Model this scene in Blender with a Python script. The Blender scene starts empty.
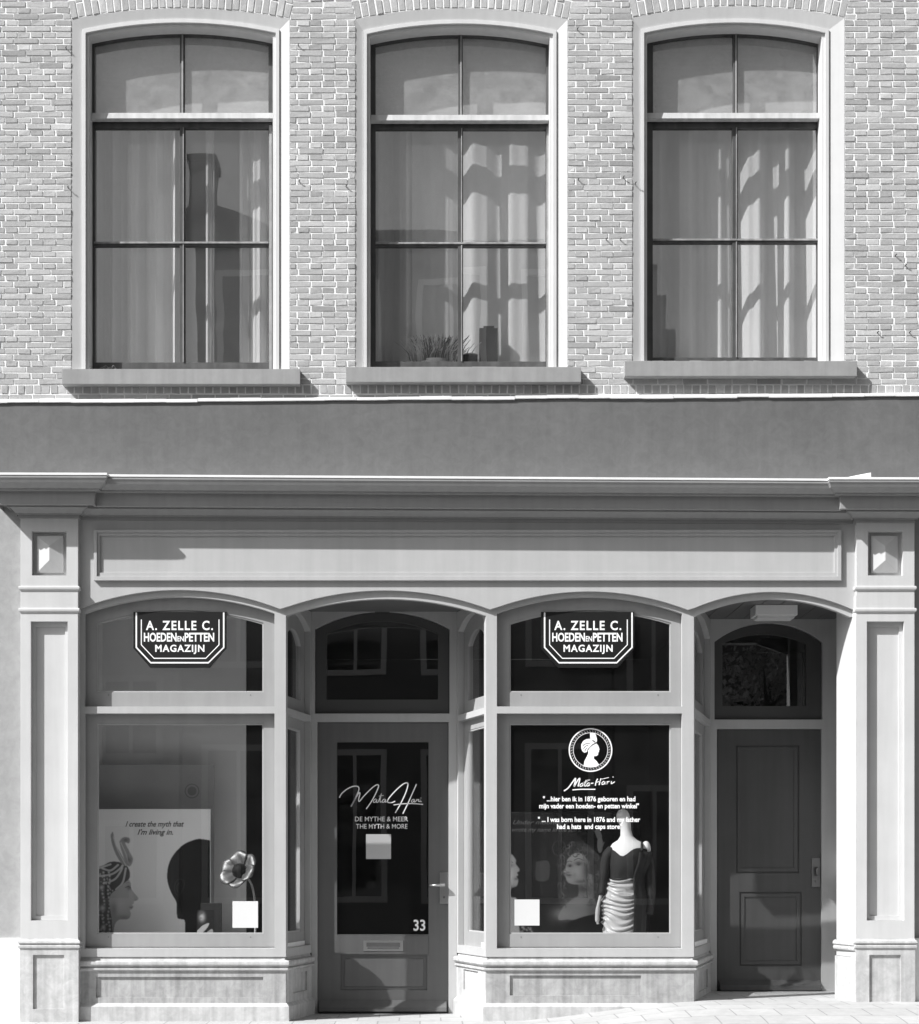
import bpy, bmesh, math, random
import numpy as np
from mathutils import Vector, Matrix, geometry
random.seed(7)
rng = np.random.default_rng(7)
scene = bpy.context.scene
C = scene.collection

# ------------------------------------------------------------------ camera, sky, sun, exposure
K, D = 140.0, 12.4           # pixels per metre on the shopfront plane, camera distance
VX, VY, ZC = 420.0, 875.0, 1.12
cam = bpy.data.cameras.new('camera')
cam.sensor_fit = 'HORIZONTAL'; cam.sensor_width = 36.0
cam.lens = 36.0 * D / (919.0 / K)
cam.shift_x = (459.5 - VX) / 919.0
cam.shift_y = (VY - 512.0) / 919.0
cam.clip_end = 400; cam.clip_start = 0.1
camo = bpy.data.objects.new('camera', cam); C.objects.link(camo)
camo.location = (0, -D, ZC); camo.rotation_euler = (math.radians(90), 0, 0)
scene.camera = camo

SUN = Vector((1.70, 1.0, -1.75)).normalized()      # direction the light travels
world = bpy.data.worlds.new('World'); scene.world = world; world.use_nodes = True
nt = world.node_tree
bg = nt.nodes['Background']
sky = nt.nodes.new('ShaderNodeTexSky'); sky.sky_type = 'NISHITA'; sky.sun_disc = False
sky.sun_elevation = math.asin(-SUN.z); sky.sun_rotation = math.atan2(-SUN.x, -SUN.y) % (2 * math.pi)
bw = nt.nodes.new('ShaderNodeRGBToBW')               # a black and white photograph
nt.links.new(sky.outputs[0], bw.inputs[0]); nt.links.new(bw.outputs[0], bg.inputs[0])
bg.inputs[1].default_value = 0.078; sky.dust_density = 4.0
sl = bpy.data.lights.new('sun', 'SUN'); sl.energy = 5.0; sl.angle = math.radians(0.55); sl.color = (1, 1, 1)
so = bpy.data.objects.new('sun', sl); C.objects.link(so)
so.location = (-8, -6, 12); so.rotation_euler = SUN.to_track_quat('-Z', 'Y').to_euler()
vs = scene.view_settings
vs.view_transform = 'Standard'; vs.look = 'None'; vs.gamma = 1.0; vs.exposure = 0.60; vs.use_curve_mapping = False

def X(px, y=0.0): return (px - VX) / K * (D + y) / D
def Z(py, y=0.0): return ZC + (VY - py) / K * (D + y) / D
def PT(px, py, y=0.0): return (X(px, y), Z(py, y))

# ------------------------------------------------------------------ materials
def g(v): return (v, v, v, 1)
def new_mat(name):
    m = bpy.data.materials.new(name); m.use_nodes = True
    return m, m.node_tree, m.node_tree.nodes['Principled BSDF']
def paint(name, val, rough=0.5, var=0.08, scale=4.0, bump=0.15, fine=90.0, streak=0.0, edge=0.004, spec=0.4, metal=0.0, blotch=0.0):
    m, t, b = new_mat(name)
    N, L = t.nodes, t.links
    tc = N.new('ShaderNodeTexCoord')
    n1 = N.new('ShaderNodeTexNoise'); n1.inputs['Scale'].default_value = scale; n1.inputs['Detail'].default_value = 8; n1.inputs['Roughness'].default_value = .65
    L.new(tc.outputs['Object'], n1.inputs['Vector'])
    mr = N.new('ShaderNodeMapRange'); mr.inputs[1].default_value = .25; mr.inputs[2].default_value = .75
    mr.inputs[3].default_value = val * (1 - var); mr.inputs[4].default_value = val * (1 + var)
    L.new(n1.outputs['Fac'], mr.inputs[0]); last = mr.outputs[0]
    if streak:                                         # rain streaks: noise stretched along Z
        mp = N.new('ShaderNodeMapping'); mp.inputs['Scale'].default_value = (22, 22, 1.1)
        n2 = N.new('ShaderNodeTexNoise'); n2.inputs['Scale'].default_value = 1.0; n2.inputs['Detail'].default_value = 6
        L.new(tc.outputs['Object'], mp.inputs[0]); L.new(mp.outputs[0], n2.inputs['Vector'])
        m2 = N.new('ShaderNodeMapRange'); m2.inputs[1].default_value = .35; m2.inputs[2].default_value = .7
        m2.inputs[3].default_value = 1 + streak * .4; m2.inputs[4].default_value = 1 - streak
        L.new(n2.outputs['Fac'], m2.inputs[0])
        mu = N.new('ShaderNodeMath'); mu.operation = 'MULTIPLY'
        L.new(last, mu.inputs[0]); L.new(m2.outputs[0], mu.inputs[1]); last = mu.outputs[0]
    if blotch:
        n3 = N.new('ShaderNodeTexNoise'); n3.inputs['Scale'].default_value = 14; n3.inputs['Detail'].default_value = 10; n3.inputs['Roughness'].default_value = .7
        n3.inputs['Distortion'].default_value = .6
        L.new(tc.outputs['Object'], n3.inputs['Vector'])
        m3 = N.new('ShaderNodeMapRange'); m3.inputs[1].default_value = .38; m3.inputs[2].default_value = .62
        m3.inputs[3].default_value = 1 - blotch; m3.inputs[4].default_value = 1 + blotch * .5
        L.new(n3.outputs['Fac'], m3.inputs[0])
        mu = N.new('ShaderNodeMath'); mu.operation = 'MULTIPLY'
        L.new(last, mu.inputs[0]); L.new(m3.outputs[0], mu.inputs[1]); last = mu.outputs[0]
    L.new(last, b.inputs['Base Color'])
    b.inputs['Roughness'].default_value = rough; b.inputs['Specular IOR Level'].default_value = spec; b.inputs['Metallic'].default_value = metal
    nb = N.new('ShaderNodeTexNoise'); nb.inputs['Scale'].default_value = fine; nb.inputs['Detail'].default_value = 4
    L.new(tc.outputs['Object'], nb.inputs['Vector'])
    bp = N.new('ShaderNodeBump'); bp.inputs['Strength'].default_value = bump; bp.inputs['Distance'].default_value = .002
    L.new(nb.outputs['Fac'], bp.inputs['Height'])
    if edge:
        bv = N.new('ShaderNodeBevel'); bv.samples = 3; bv.inputs['Radius'].default_value = edge
        L.new(bv.outputs[0], bp.inputs['Normal'])
    L.new(bp.outputs[0], b.inputs['Normal'])
    return m
def glass(name, refl=0.07, wave=0.0, wscale=3.0, tint=0.92, dirt=0.0):
    m, t, b = new_mat(name)
    N, L = t.nodes, t.links
    N.remove(b)
    out = N['Material Output']
    lw = N.new('ShaderNodeLayerWeight'); lw.inputs['Blend'].default_value = .5
    pw = N.new('ShaderNodeMath'); pw.operation = 'POWER'; pw.inputs[1].default_value = 5
    L.new(lw.outputs['Facing'], pw.inputs[0])
    mr = N.new('ShaderNodeMapRange'); mr.inputs[3].default_value = refl; mr.inputs[4].default_value = 1
    L.new(pw.outputs[0], mr.inputs[0])
    tr = N.new('ShaderNodeBsdfTransparent'); tr.inputs[0].default_value = g(tint)
    gl = N.new('ShaderNodeBsdfGlossy'); gl.inputs['Roughness'].default_value = 0.0
    if wave:
        tc = N.new('ShaderNodeTexCoord')
        n = N.new('ShaderNodeTexNoise'); n.inputs['Scale'].default_value = wscale; n.inputs['Detail'].default_value = 1.5
        L.new(tc.outputs['Object'], n.inputs['Vector'])
        bp = N.new('ShaderNodeBump'); bp.inputs['Strength'].default_value = 1; bp.inputs['Distance'].default_value = wave
        L.new(n.outputs['Fac'], bp.inputs['Height']); L.new(bp.outputs[0], gl.inputs['Normal'])
    mx = N.new('ShaderNodeMixShader')
    L.new(mr.outputs[0], mx.inputs[0]); L.new(tr.outputs[0], mx.inputs[1]); L.new(gl.outputs[0], mx.inputs[2])
    last = mx.outputs[0]
    if dirt:                                           # thin film of dust on the pane
        df = N.new('ShaderNodeBsdfDiffuse'); df.inputs[0].default_value = g(.6)
        tc = N.new('ShaderNodeTexCoord')
        n = N.new('ShaderNodeTexNoise'); n.inputs['Scale'].default_value = 6; n.inputs['Detail'].default_value = 9; n.inputs['Roughness'].default_value = .7
        L.new(tc.outputs['Object'], n.inputs['Vector'])
        m2 = N.new('ShaderNodeMapRange'); m2.inputs[1].default_value = .35; m2.inputs[2].default_value = .75; m2.inputs[3].default_value = dirt * .3; m2.inputs[4].default_value = dirt
        L.new(n.outputs['Fac'], m2.inputs[0])
        m3 = N.new('ShaderNodeMixShader')
        L.new(m2.outputs[0], m3.inputs[0]); L.new(last, m3.inputs[1]); L.new(df.outputs[0], m3.inputs[2]); last = m3.outputs[0]
    L.new(last, out.inputs[0])
    return m
def cloth(name, val, transl=0.35, weave=0.0, horizontal=False):
    m, t, b = new_mat(name)
    N, L = t.nodes, t.links; N.remove(b); out = N['Material Output']
    tc = N.new('ShaderNodeTexCoord'); mp = N.new('ShaderNodeMapping')
    mp.inputs['Scale'].default_value = (6, 6, 90) if horizontal else (120, 120, 8)
    n = N.new('ShaderNodeTexNoise'); n.inputs['Scale'].default_value = 1; n.inputs['Detail'].default_value = 3
    L.new(tc.outputs['Object'], mp.inputs[0]); L.new(mp.outputs[0], n.inputs['Vector'])
    mr = N.new('ShaderNodeMapRange'); mr.inputs[3].default_value = val * (1 - weave); mr.inputs[4].default_value = min(val * (1 + weave), .95)
    L.new(n.outputs['Fac'], mr.inputs[0])
    d = N.new('ShaderNodeBsdfDiffuse'); tl = N.new('ShaderNodeBsdfTranslucent')
    L.new(mr.outputs[0], d.inputs[0]); L.new(mr.outputs[0], tl.inputs[0])
    mx = N.new('ShaderNodeMixShader'); mx.inputs[0].default_value = transl
    L.new(d.outputs[0], mx.inputs[1]); L.new(tl.outputs[0], mx.inputs[2]); L.new(mx.outputs[0], out.inputs[0])
    return m
def attr_mat(name, rough=.8, noise=0.12, scale=40, bump=.4, spec=.3):
    m, t, b = new_mat(name)
    N, L = t.nodes, t.links
    a = N.new('ShaderNodeAttribute'); a.attribute_name = 'tone'
    last = a.outputs['Color']
    if noise:
        tc = N.new('ShaderNodeTexCoord'); n = N.new('ShaderNodeTexNoise'); n.inputs['Scale'].default_value = scale; n.inputs['Detail'].default_value = 8; n.inputs['Roughness'].default_value = .7
        L.new(tc.outputs['Object'], n.inputs['Vector'])
        mr = N.new('ShaderNodeMapRange'); mr.inputs[1].default_value = .25; mr.inputs[2].default_value = .75; mr.inputs[3].default_value = 1 - noise; mr.inputs[4].default_value = 1 + noise
        L.new(n.outputs['Fac'], mr.inputs[0])
        mu = N.new('ShaderNodeVectorMath'); mu.operation = 'SCALE'
        L.new(last, mu.inputs[0]); L.new(mr.outputs[0], mu.inputs['Scale']); last = mu.outputs[0]
        bp = N.new('ShaderNodeBump'); bp.inputs['Strength'].default_value = bump; bp.inputs['Distance'].default_value = .004
        L.new(n.outputs['Fac'], bp.inputs['Height']); L.new(bp.outputs[0], b.inputs['Normal'])
    L.new(last, b.inputs['Base Color']); b.inputs['Roughness'].default_value = rough; b.inputs['Specular IOR Level'].default_value = spec
    return m

M = dict(
    front=paint('grey_gloss_paint', .43, .42, .07, 2.5, .16, 60, streak=.045),
    pil=paint('pale_pilaster_paint', .53, .45, .06, 3, .16, 60, streak=.045),
    sashp=paint('grey_sash_paint', .31, .42, .07, 3, .14, 70, streak=.05),
    door=paint('dark_door_paint', .125, .38, .07, 3, .12, 70, streak=.08),
    door2=paint('dark_street_door_paint', .075, .4, .08, 3, .12, 70, streak=.1),
    darksash=paint('dark_fanlight_paint', .07, .4, .06, 3, .1, 70),
    cornice=paint('cornice_paint', .29, .45, .07, 2.5, .12, 60, streak=.06),
    lead=paint('lead_capping', .75, .5, .1, 6, .2, 40),
    band=paint('grey_render_band', .125, .8, .14, 1.3, .35, 45, streak=.06, blotch=.10, edge=0),
    wallrender=paint('pale_wall_render', .33, .85, .14, 2, .6, 30, blotch=.10, edge=0),
    darkrender=paint('grey_wall_render', .3, .85, .08, 3, .5, 35, blotch=.07, edge=0),
    plinthw=paint('white_plinth_render', .78, .8, .04, 3, .4, 40, edge=0),
    stone=paint('grey_plinth_stone', .36, .65, .12, 9, .5, 90, streak=.26, blotch=.16),
    stonel=paint('pale_plinth_stone', .47, .65, .10, 9, .5, 90, streak=.20, blotch=.12),
    pilstone=paint('worn_pilaster_plinth_stone', .48, .65, .10, 9, .5, 90, streak=.2, blotch=.14),
    mortar=paint('pale_mortar', .78, .95, .08, 20, .8, 120, edge=0),
    brick=attr_mat('weathered_brick', .85, .16, 45, .5),
    winframe=paint('white_window_paint', .57, .5, .05, 4, .12, 60, streak=.05),
    sashd=paint('weathered_sash_paint', .075, .5, .25, 9, .3, 60, streak=.3),
    sill=paint('stone_window_sill', .28, .75, .10, 8, .35, 60, streak=.1),
    litedge=paint('sunlit_edge_tone', .30, .6, .25, 12, .3, 60, streak=.4),  # pale tone for sunlit sash edges, the light put into the colour
    transom=paint('white_transom_paint', .5, .5, .10, 10, .2, 60, streak=.2),
    clear=glass('clear_glass_edge', 0.0, 0, 1, .99),
    g_top=glass('dusty_old_window_glass', .30, .0006, 2.2, .98, .36),
    g_old=glass('old_window_glass', .26, .0006, 2.2, .99, .07),
    g_dusty=glass('dusty_window_glass', .10, .0006, 1.0, .98, .014),
    g_new=glass('shop_window_glass', .10, .0006, 1.0, .95, .012),
    g_door=glass('door_glass', .13, .0008, 1.2, .8, .012),
    curtain=cloth('white_curtain_cloth', .90, .38, .04),
    blind=cloth('linen_blind_cloth', .86, .35, .10, True),
    room=paint('room_plaster', .85, .9, .06, 2, .1, edge=0),
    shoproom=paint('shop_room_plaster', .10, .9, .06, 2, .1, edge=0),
    shelf=paint('window_shelf_paint', .85, .6, .06, 3, .1),
    black=paint('black_sign_enamel', .012, .4, .1, 5, .05, edge=0),
    white=paint('white_vinyl', .88, .6, .02, 5, 0.02, edge=0),
    greyv=paint('pale_grey_print', .5, .6, .02, 5, 0.02, edge=0),
    ink=paint('black_print_ink', .02, .6, .02, 5, 0.02, edge=0),
    dimink=paint('dim_grey_print', .085, .6, .02, 5, 0.02, edge=0),
    paper=paint('white_poster_card', .88, .7, .02, 4, .05, edge=0),
    sticker=paint('white_sticker_paper', .62, .6, .02, 5, .02, edge=0),
    printm=attr_mat('printed_card', .7, 0.0, spec=.08),
    chrome=paint('brushed_door_metal', .55, .32, .06, 20, .1, 120, metal=1.0),
    darkmetal=paint('dark_aged_metal', .18, .4, .1, 20, .1, 120, metal=.8),
    blackform=paint('black_head_form', .008, .6, .1, 6, .05, edge=0, spec=.12),
    form=paint('white_mannequin_cloth', .70, .7, .04, 20, .2, 200, edge=0),
    velvet=paint('black_velvet', .016, .8, .2, 10, .2, 200, edge=0),
    satin=paint('white_satin', .44, .28, .03, 6, .05, edge=0),
    petal=paint('metallic_petal', .15, .5, .3, 14, .3, 40, metal=.75, edge=0),
    pot=paint('grey_clay_pot', .22, .7, .1, 8, .2),
    boxd=paint('black_box_card', .02, .45, .1, 8, .1),
    pave=paint('pale_paving', .42, .85, .08, 4, .5, 60, blotch=.08, edge=0),
    road=paint('grey_road_brick', .11, .9, .1, 4, .5, 50, blotch=.1, edge=0),
    step=paint('blue_stone_step', .15, .7, .12, 6, .4, 60, blotch=.2),
    plank=paint('soffit_planks', .12, .6, .07, 3, .1),
    lamp=paint('white_lamp_housing', .75, .4, .03, 5, .05),
    ob1=paint('house_brick_dark', .13, .9, .15, 5, .4, edge=0),
    ob2=paint('house_brick_mid', .2, .9, .15, 5, .4, edge=0),
    ob3=paint('house_stucco', .45, .9, .1, 3, .3, edge=0),
    roof=paint('roof_tiles', .07, .9, .2, 6, .5, 20, edge=0),
    obw=paint('house_white_trim', .7, .6, .05, 5, .1, edge=0),
    obg=glass('house_glass', .1, 0, 1, .2),
    bark=paint('tree_bark', .1, .9, .2, 9, .6, 30, edge=0),
    leaf=paint('tree_leaf', .5, .6, .35, 3, .1, edge=0),
    heather=attr_mat('heather_sprig', .7, 0),
    wire=paint('black_cable', .03, .6, .1, 8, .1, edge=0),
)

def joints(m, w, h, mortar, dark, sw=(0, 1)):
    t = m.node_tree; N, L = t.nodes, t.links; b = N['Principled BSDF']
    src = b.inputs['Base Color'].links[0].from_socket
    tc = N.new('ShaderNodeTexCoord'); br = N.new('ShaderNodeTexBrick')
    br.inputs['Scale'].default_value = 1; br.inputs['Brick Width'].default_value = w; br.inputs['Row Height'].default_value = h; br.inputs['Mortar Size'].default_value = mortar
    br.inputs['Color1'].default_value = g(1); br.inputs['Color2'].default_value = g(.9); br.inputs['Mortar'].default_value = g(dark)
    mu = N.new('ShaderNodeMix'); mu.data_type = 'RGBA'; mu.blend_type = 'MULTIPLY'; mu.inputs[0].default_value = 1
    L.new(tc.outputs['Object'], br.inputs['Vector']); L.new(src, mu.inputs[6]); L.new(br.outputs['Color'], mu.inputs[7]); L.new(mu.outputs[2], b.inputs['Base Color'])
joints(M['pave'], .3, .3, .005, .6); joints(M['road'], .2, .1, .006, .5)
# ------------------------------------------------------------------ mesh helpers
def obj(name, bm, mat, parent=None, smooth=False, label=None):
    me = bpy.data.meshes.new(name)
    bmesh.ops.recalc_face_normals(bm, faces=bm.faces)
    bm.to_mesh(me); bm.free()
    if smooth:
        for p in me.polygons: p.use_smooth = True
    me.materials.append(mat)
    o = bpy.data.objects.new(name, me); C.objects.link(o)
    if parent: o.parent = parent
    if label: o['label'] = label
    return o
def empty(name, loc, label=None, cat=None, group=None):
    o = bpy.data.objects.new(name, None); C.objects.link(o); o.location = loc
    if label: tag(o, label, cat, group)
    return o
def tag(o, label, cat, group=None):
    o['label'] = label; o['category'] = cat
    if group: o['group'] = group
    return o
def under(o, root):                                    # parent while keeping world coordinates
    o.parent = root; o.matrix_parent_inverse = Matrix.Translation(root.location).inverted()
    return o
def hexa(bm, c):
    v = [bm.verts.new(p) for p in c]
    for f in ((0, 1, 2, 3), (7, 6, 5, 4), (0, 4, 5, 1), (1, 5, 6, 2), (2, 6, 7, 3), (3, 7, 4, 0)):
        bm.faces.new([v[i] for i in f])
def box(bm, x0, x1, y0, y1, z0, z1, mx=None):
    c = [(x0, y0, z0), (x1, y0, z0), (x1, y0, z1), (x0, y0, z1), (x0, y1, z0), (x1, y1, z0), (x1, y1, z1), (x0, y1, z1)]
    if mx: c = [mx @ Vector(p) for p in c]
    hexa(bm, c)
def inpoly(x, y, l):
    r = False; n = len(l)
    for i in range(n):
        (xa, ya), (xb, yb) = l[i], l[(i + 1) % n]
        if (ya > y) != (yb > y) and x < (xb - xa) * (y - ya) / (yb - ya) + xa: r = not r
    return r
def plate(bm, outer, holes, y0, y1, mx=None):          # XZ polygon with holes, given thickness y0..y1
    loops = [[(p[0], p[1]) for p in l] for l in [outer] + list(holes)]
    flat = [Vector(p) for l in loops for p in l]; edges = []; k = 0
    for l in loops:
        n = len(l); edges += [(k + i, k + (i + 1) % n) for i in range(n)]; k += n
    V, E_, F_, ov, oe, of = geometry.delaunay_2d_cdt(flat, edges, [], 0, 1e-7)
    idx = {}
    for i, o in enumerate(ov):
        for q in o: idx[q] = i
    def mk(y):
        r = []
        for p in V:
            q = Vector((p[0], y, p[1]))
            r.append(bm.verts.new(mx @ q if mx else q))
        return r
    a, b = mk(y0), mk(y1)
    for t in F_:
        cx = sum(V[i][0] for i in t) / len(t); cy = sum(V[i][1] for i in t) / len(t)
        if not inpoly(cx, cy, loops[0]) or any(inpoly(cx, cy, h) for h in loops[1:]): continue
        for vv in (a, b):
            try: bm.faces.new([vv[i] for i in t])
            except ValueError: pass
    for (i, j) in edges:
        i, j = idx[i], idx[j]
        if i == j: continue
        try: bm.faces.new((a[i], a[j], b[j], b[i]))
        except ValueError: pass
def rect(x0, x1, z0, z1): return [(x0, z0), (x1, z0), (x1, z1), (x0, z1)]
def arc(xl, xr, zs, zc, n=24):                         # points left -> right
    h = zc - zs; w = (xr - xl) / 2; R = (w * w + h * h) / (2 * h); cx = (xl + xr) / 2; cz = zc - R
    out = []
    for i in range(n + 1):
        x = xl + (xr - xl) * i / n
        out.append((x, cz + math.sqrt(max(R * R - (x - cx) ** 2, 0))))
    return out
def arched(xl, xr, zb, zs, zc, n=24):
    return [(xl, zb), (xr, zb)] + arc(xl, xr, zs, zc, n)[::-1]
def sweep(bm, path, prof, tilt=0.0):                   # moulding along a plan path, profile = (projection, z), mitred corners
    n = len(path); off = []
    for i in range(n):
        ds = []
        if i > 0: ds.append((Vector(path[i]) - Vector(path[i - 1])).normalized())
        if i < n - 1: ds.append((Vector(path[i + 1]) - Vector(path[i])).normalized())
        ns = [Vector((d.y, -d.x)) for d in ds]
        if len(ns) == 1: off.append(ns[0])
        else:
            m = ns[0] + ns[1]
            off.append(m / max(m.dot(ns[0]), .15))
    rows = []
    for (p, z) in prof:
        rows.append([bm.verts.new((path[i][0] + off[i].x * p, path[i][1] + off[i].y * p, z + tilt * path[i][0])) for i in range(n)])
    for a, b in zip(rows, rows[1:]):
        for i in range(n - 1): bm.faces.new((a[i], a[i + 1], b[i + 1], b[i]))
    for e in (0, n - 1):
        try: bm.faces.new([r[e] for r in rows])
        except ValueError: pass
def tube(bm, pts, r, seg=8):
    rings = []
    pts = [Vector(p) for p in pts]; n = len(pts)
    for i, p in enumerate(pts):
        d = (pts[min(i + 1, n - 1)] - pts[max(i - 1, 0)]).normalized()
        u = d.cross(Vector((0, 1, 0)))
        if u.length < .01: u = d.cross(Vector((1, 0, 0)))
        u.normalize(); v = d.cross(u)
        rr = r[i] if isinstance(r, (list, tuple)) else r
        rings.append([bm.verts.new(p + (u * math.cos(a) + v * math.sin(a)) * rr) for a in [2 * math.pi * k / seg for k in range(seg)]])
    for a, b in zip(rings, rings[1:]):
        for k in range(seg): bm.faces.new((a[k], a[(k + 1) % seg], b[(k + 1) % seg], b[k]))
    bm.faces.new(rings[0]); bm.faces.new(rings[-1])
def smooth_line(pts, n=6):                             # Catmull-Rom
    P = [np.array(p, float) for p in pts]; P = [2 * P[0] - P[1]] + P + [2 * P[-1] - P[-2]]
    out = []
    for i in range(1, len(P) - 2):
        for k in range(n):
            t = k / n
            out.append(tuple(.5 * (2 * P[i] + (P[i + 1] - P[i - 1]) * t + (2 * P[i - 1] - 5 * P[i] + 4 * P[i + 1] - P[i + 2]) * t * t + (-P[i - 1] + 3 * P[i] - 3 * P[i + 1] + P[i + 2]) * t ** 3)))
    out.append(tuple(P[-2])); return out
def ribbon(bm, pts, w, y, th=.0006, curved=True):      # flat stroke in the XZ plane
    P = smooth_line(pts) if curved and len(pts) > 2 else pts
    P = [Vector((p[0], p[1])) for p in P]; L, R = [], []
    for i, p in enumerate(P):
        d = (P[min(i + 1, len(P) - 1)] - P[max(i - 1, 0)])
        if d.length < 1e-9: d = Vector((1, 0))
        d.normalize(); nn = Vector((-d.y, d.x)) * (w / 2)
        L.append(bm.verts.new((p.x + nn.x, y, p.y + nn.y))); R.append(bm.verts.new((p.x - nn.x, y, p.y - nn.y)))
    for i in range(len(P) - 1): bm.faces.new((L[i], L[i + 1], R[i + 1], R[i]))
def disc(bm, cx, cz, r0, r1, y, n=48):
    a = [bm.verts.new((cx + r1 * math.cos(t), y, cz + r1 * math.sin(t))) for t in [2 * math.pi * k / n for k in range(n)]]
    if r0 <= 0: bm.faces.new(a); return
    b = [bm.verts.new((cx + r0 * math.cos(t), y, cz + r0 * math.sin(t))) for t in [2 * math.pi * k / n for k in range(n)]]
    for k in range(n): bm.faces.new((a[k], a[(k + 1) % n], b[(k + 1) % n], b[k]))
def loft(bm, rings, n=28, cap=True, fold=None):        # rings: (z, cx, cy, rx, ry)
    R = []
    for (z, cx, cy, rx, ry) in rings:
        ring = []
        for k in range(n):
            a = 2 * math.pi * k / n
            f = fold(z, a) if fold else 0
            ring.append(bm.verts.new((cx + (rx + f) * math.cos(a), cy + (ry + f) * math.sin(a), z)))
        R.append(ring)
    for a, b in zip(R, R[1:]):
        for k in range(n): bm.faces.new((a[k], a[(k + 1) % n], b[(k + 1) % n], b[k]))
    if cap: bm.faces.new(R[0]); bm.faces.new(R[-1])

def text_raw(body, shear=0.0, bold=0.0, space=1.0):
    cu = bpy.data.curves.new('lettering', 'FONT'); cu.body = body; cu.size = 1; cu.shear = shear; cu.offset = bold; cu.space_character = space
    cu.resolution_u = 3
    o = bpy.data.objects.new('lettering', cu); C.objects.link(o)
    dg = bpy.context.evaluated_depsgraph_get()
    me = bpy.data.meshes.new_from_object(o.evaluated_get(dg))
    bpy.data.objects.remove(o); bpy.data.curves.remove(cu)
    bm = bmesh.new(); bm.from_mesh(me); bpy.data.meshes.remove(me)
    return bm
_cap = None
def lettering(dst, body, px0, px1, base, cap, y, shear=0.0, bold=0.0, slope=0.0, space=1.0):
    """adds the words to bmesh dst, fitted between two marks of the facade"""
    global _cap
    if _cap is None:
        h = text_raw('H'); _cap = max(v.co.y for v in h.verts); h.free()
    b = text_raw(body, shear, bold, space)
    xs = [v.co.x for v in b.verts]; x0, x1 = min(xs), max(xs)
    sx = (X(px1, y) - X(px0, y)) / (x1 - x0); sz = cap / K * (D + y) / D / _cap
    bx, bz = PT(px0, base, y)
    idx = {}
    for v in b.verts:
        xx = bx + (v.co.x - x0) * sx
        idx[v] = dst.verts.new((xx, y, bz + v.co.y * sz + slope * (xx - bx)))
    for f in b.faces:
        try: dst.faces.new([idx[v] for v in f.verts])
        except ValueError: pass
    b.free()
def flat_obj(name, bm, mat, parent, label=None):
    """thin vinyl or paint: faces turned to the street"""
    for f in bm.faces:
        f.normal_update()
        if f.normal.y > 0: f.normal_flip()
    me = bpy.data.meshes.new(name); bm.to_mesh(me); bm.free(); me.materials.append(mat)
    o = bpy.data.objects.new(name, me); C.objects.link(o); under(o, parent)
    if label: o['label'] = label
    return o
def tone_mesh(name, verts, faces, tones, mat, parent):
    me = bpy.data.meshes.new(name); me.from_pydata(verts, [], faces)
    ca = me.color_attributes.new('tone', 'FLOAT_COLOR', 'POINT')
    t = np.repeat(np.asarray(tones, np.float32)[:, None], 4, 1); t[:, 3] = 1
    ca.data.foreach_set('color', t.ravel())
    me.materials.append(mat)
    o = bpy.data.objects.new(name, me); C.objects.link(o)
    if parent: under(o, parent)
    return o

def pane_obj(bm, mat, parent, out=(0, -1, 0)):
    o = obj('pane', bm, mat, parent)
    o.data.materials.append(M['clear']); v = Vector(out)
    for p in o.data.polygons: p.material_index = 0 if p.normal.dot(v) > .7 else 1
    return o
# ------------------------------------------------------------------ setting: pavement and road
def ground_z(x, y=0.0):
    a = Z(1021); b = Z(1001)
    t = min(max((x - .55) / 1.5, 0), 1); t = t * t * (3 - 2 * t)
    f = min(max((y + 2.4) / 1.9, 0), 1); f = f * f * (3 - 2 * f)   # the rise dies out towards the kerb
    return a + (b - a) * t * f
bm = bmesh.new()
xs = [-40, -12, -6] + [-5 + .25 * i for i in range(41)] + [6, 12, 40]
ys = [-2.4, -2.0, -1.5, -1, -.6, -.3, 0, .4, 1.2]
gv = [[bm.verts.new((x, y, ground_z(x, y) + .012 * min(y, 0))) for x in xs] for y in ys]
for j in range(len(ys) - 1):
    for i in range(len(xs) - 1): bm.faces.new((gv[j][i], gv[j][i + 1], gv[j + 1][i + 1], gv[j + 1][i]))
o = obj('pavement', bm, M['pave']); o['kind'] = 'structure'
bm = bmesh.new(); box(bm, -40, 40, -2.56, -2.398, -.3, ground_z(-9, -2.4) - .026)
o = obj('kerb', bm, M['stone']); o['kind'] = 'structure'
bm = bmesh.new()
v = [bm.verts.new(p) for p in ((-120, -120, -.08), (120, -120, -.08), (120, 120, -.08), (-120, 120, -.08))]; bm.faces.new(v)
o = obj('road', bm, M['road']); o['kind'] = 'structure'

# ------------------------------------------------------------------ the shop house
house = empty('shop_house', (0, 0, 0), 'brick house with a grey painted arched shopfront below three tall upper windows', 'building')
XL, XR, ZTOP = -5.2, 5.2, 8.7
R1, R2 = .67, 1.05
# upper windows (pixel marks): outer frame, inner frame, spring/crown of the brick opening, bottom, transom top/bottom, mid bar, muntin, glass bottom, sill x0 x1 y0 y1
UW = [
    dict(o=(71, 290), i=(88.5, 272.5), sp=19, cr=8, isp=35, icr=25, bot=369.5, tr=(112.5, 118.5), td=126, mid=243, mu=182, gb=362, sill=(62, 300, 369, 384)),
    dict(o=(355, 568), i=(370, 550), sp=19, cr=8, isp=36, icr=26, bot=367.5, tr=(114.5, 120.5), td=127, mid=243.5, mu=460.5, gb=361, sill=(346, 581, 367, 382)),
    dict(o=(632, 845), i=(647.5, 822.5), sp=17.5, cr=6, isp=35, icr=25, bot=361.5, tr=(112.5, 118.5), td=126, mid=240, mu=735.5, gb=357, sill=(625, 857, 361, 376)),
]
ops = []
for w in UW:
    ops.append((X(w['o'][0]), X(w['o'][1]), Z(w['bot']), Z(w['sp']), Z(w['cr'])))
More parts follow.
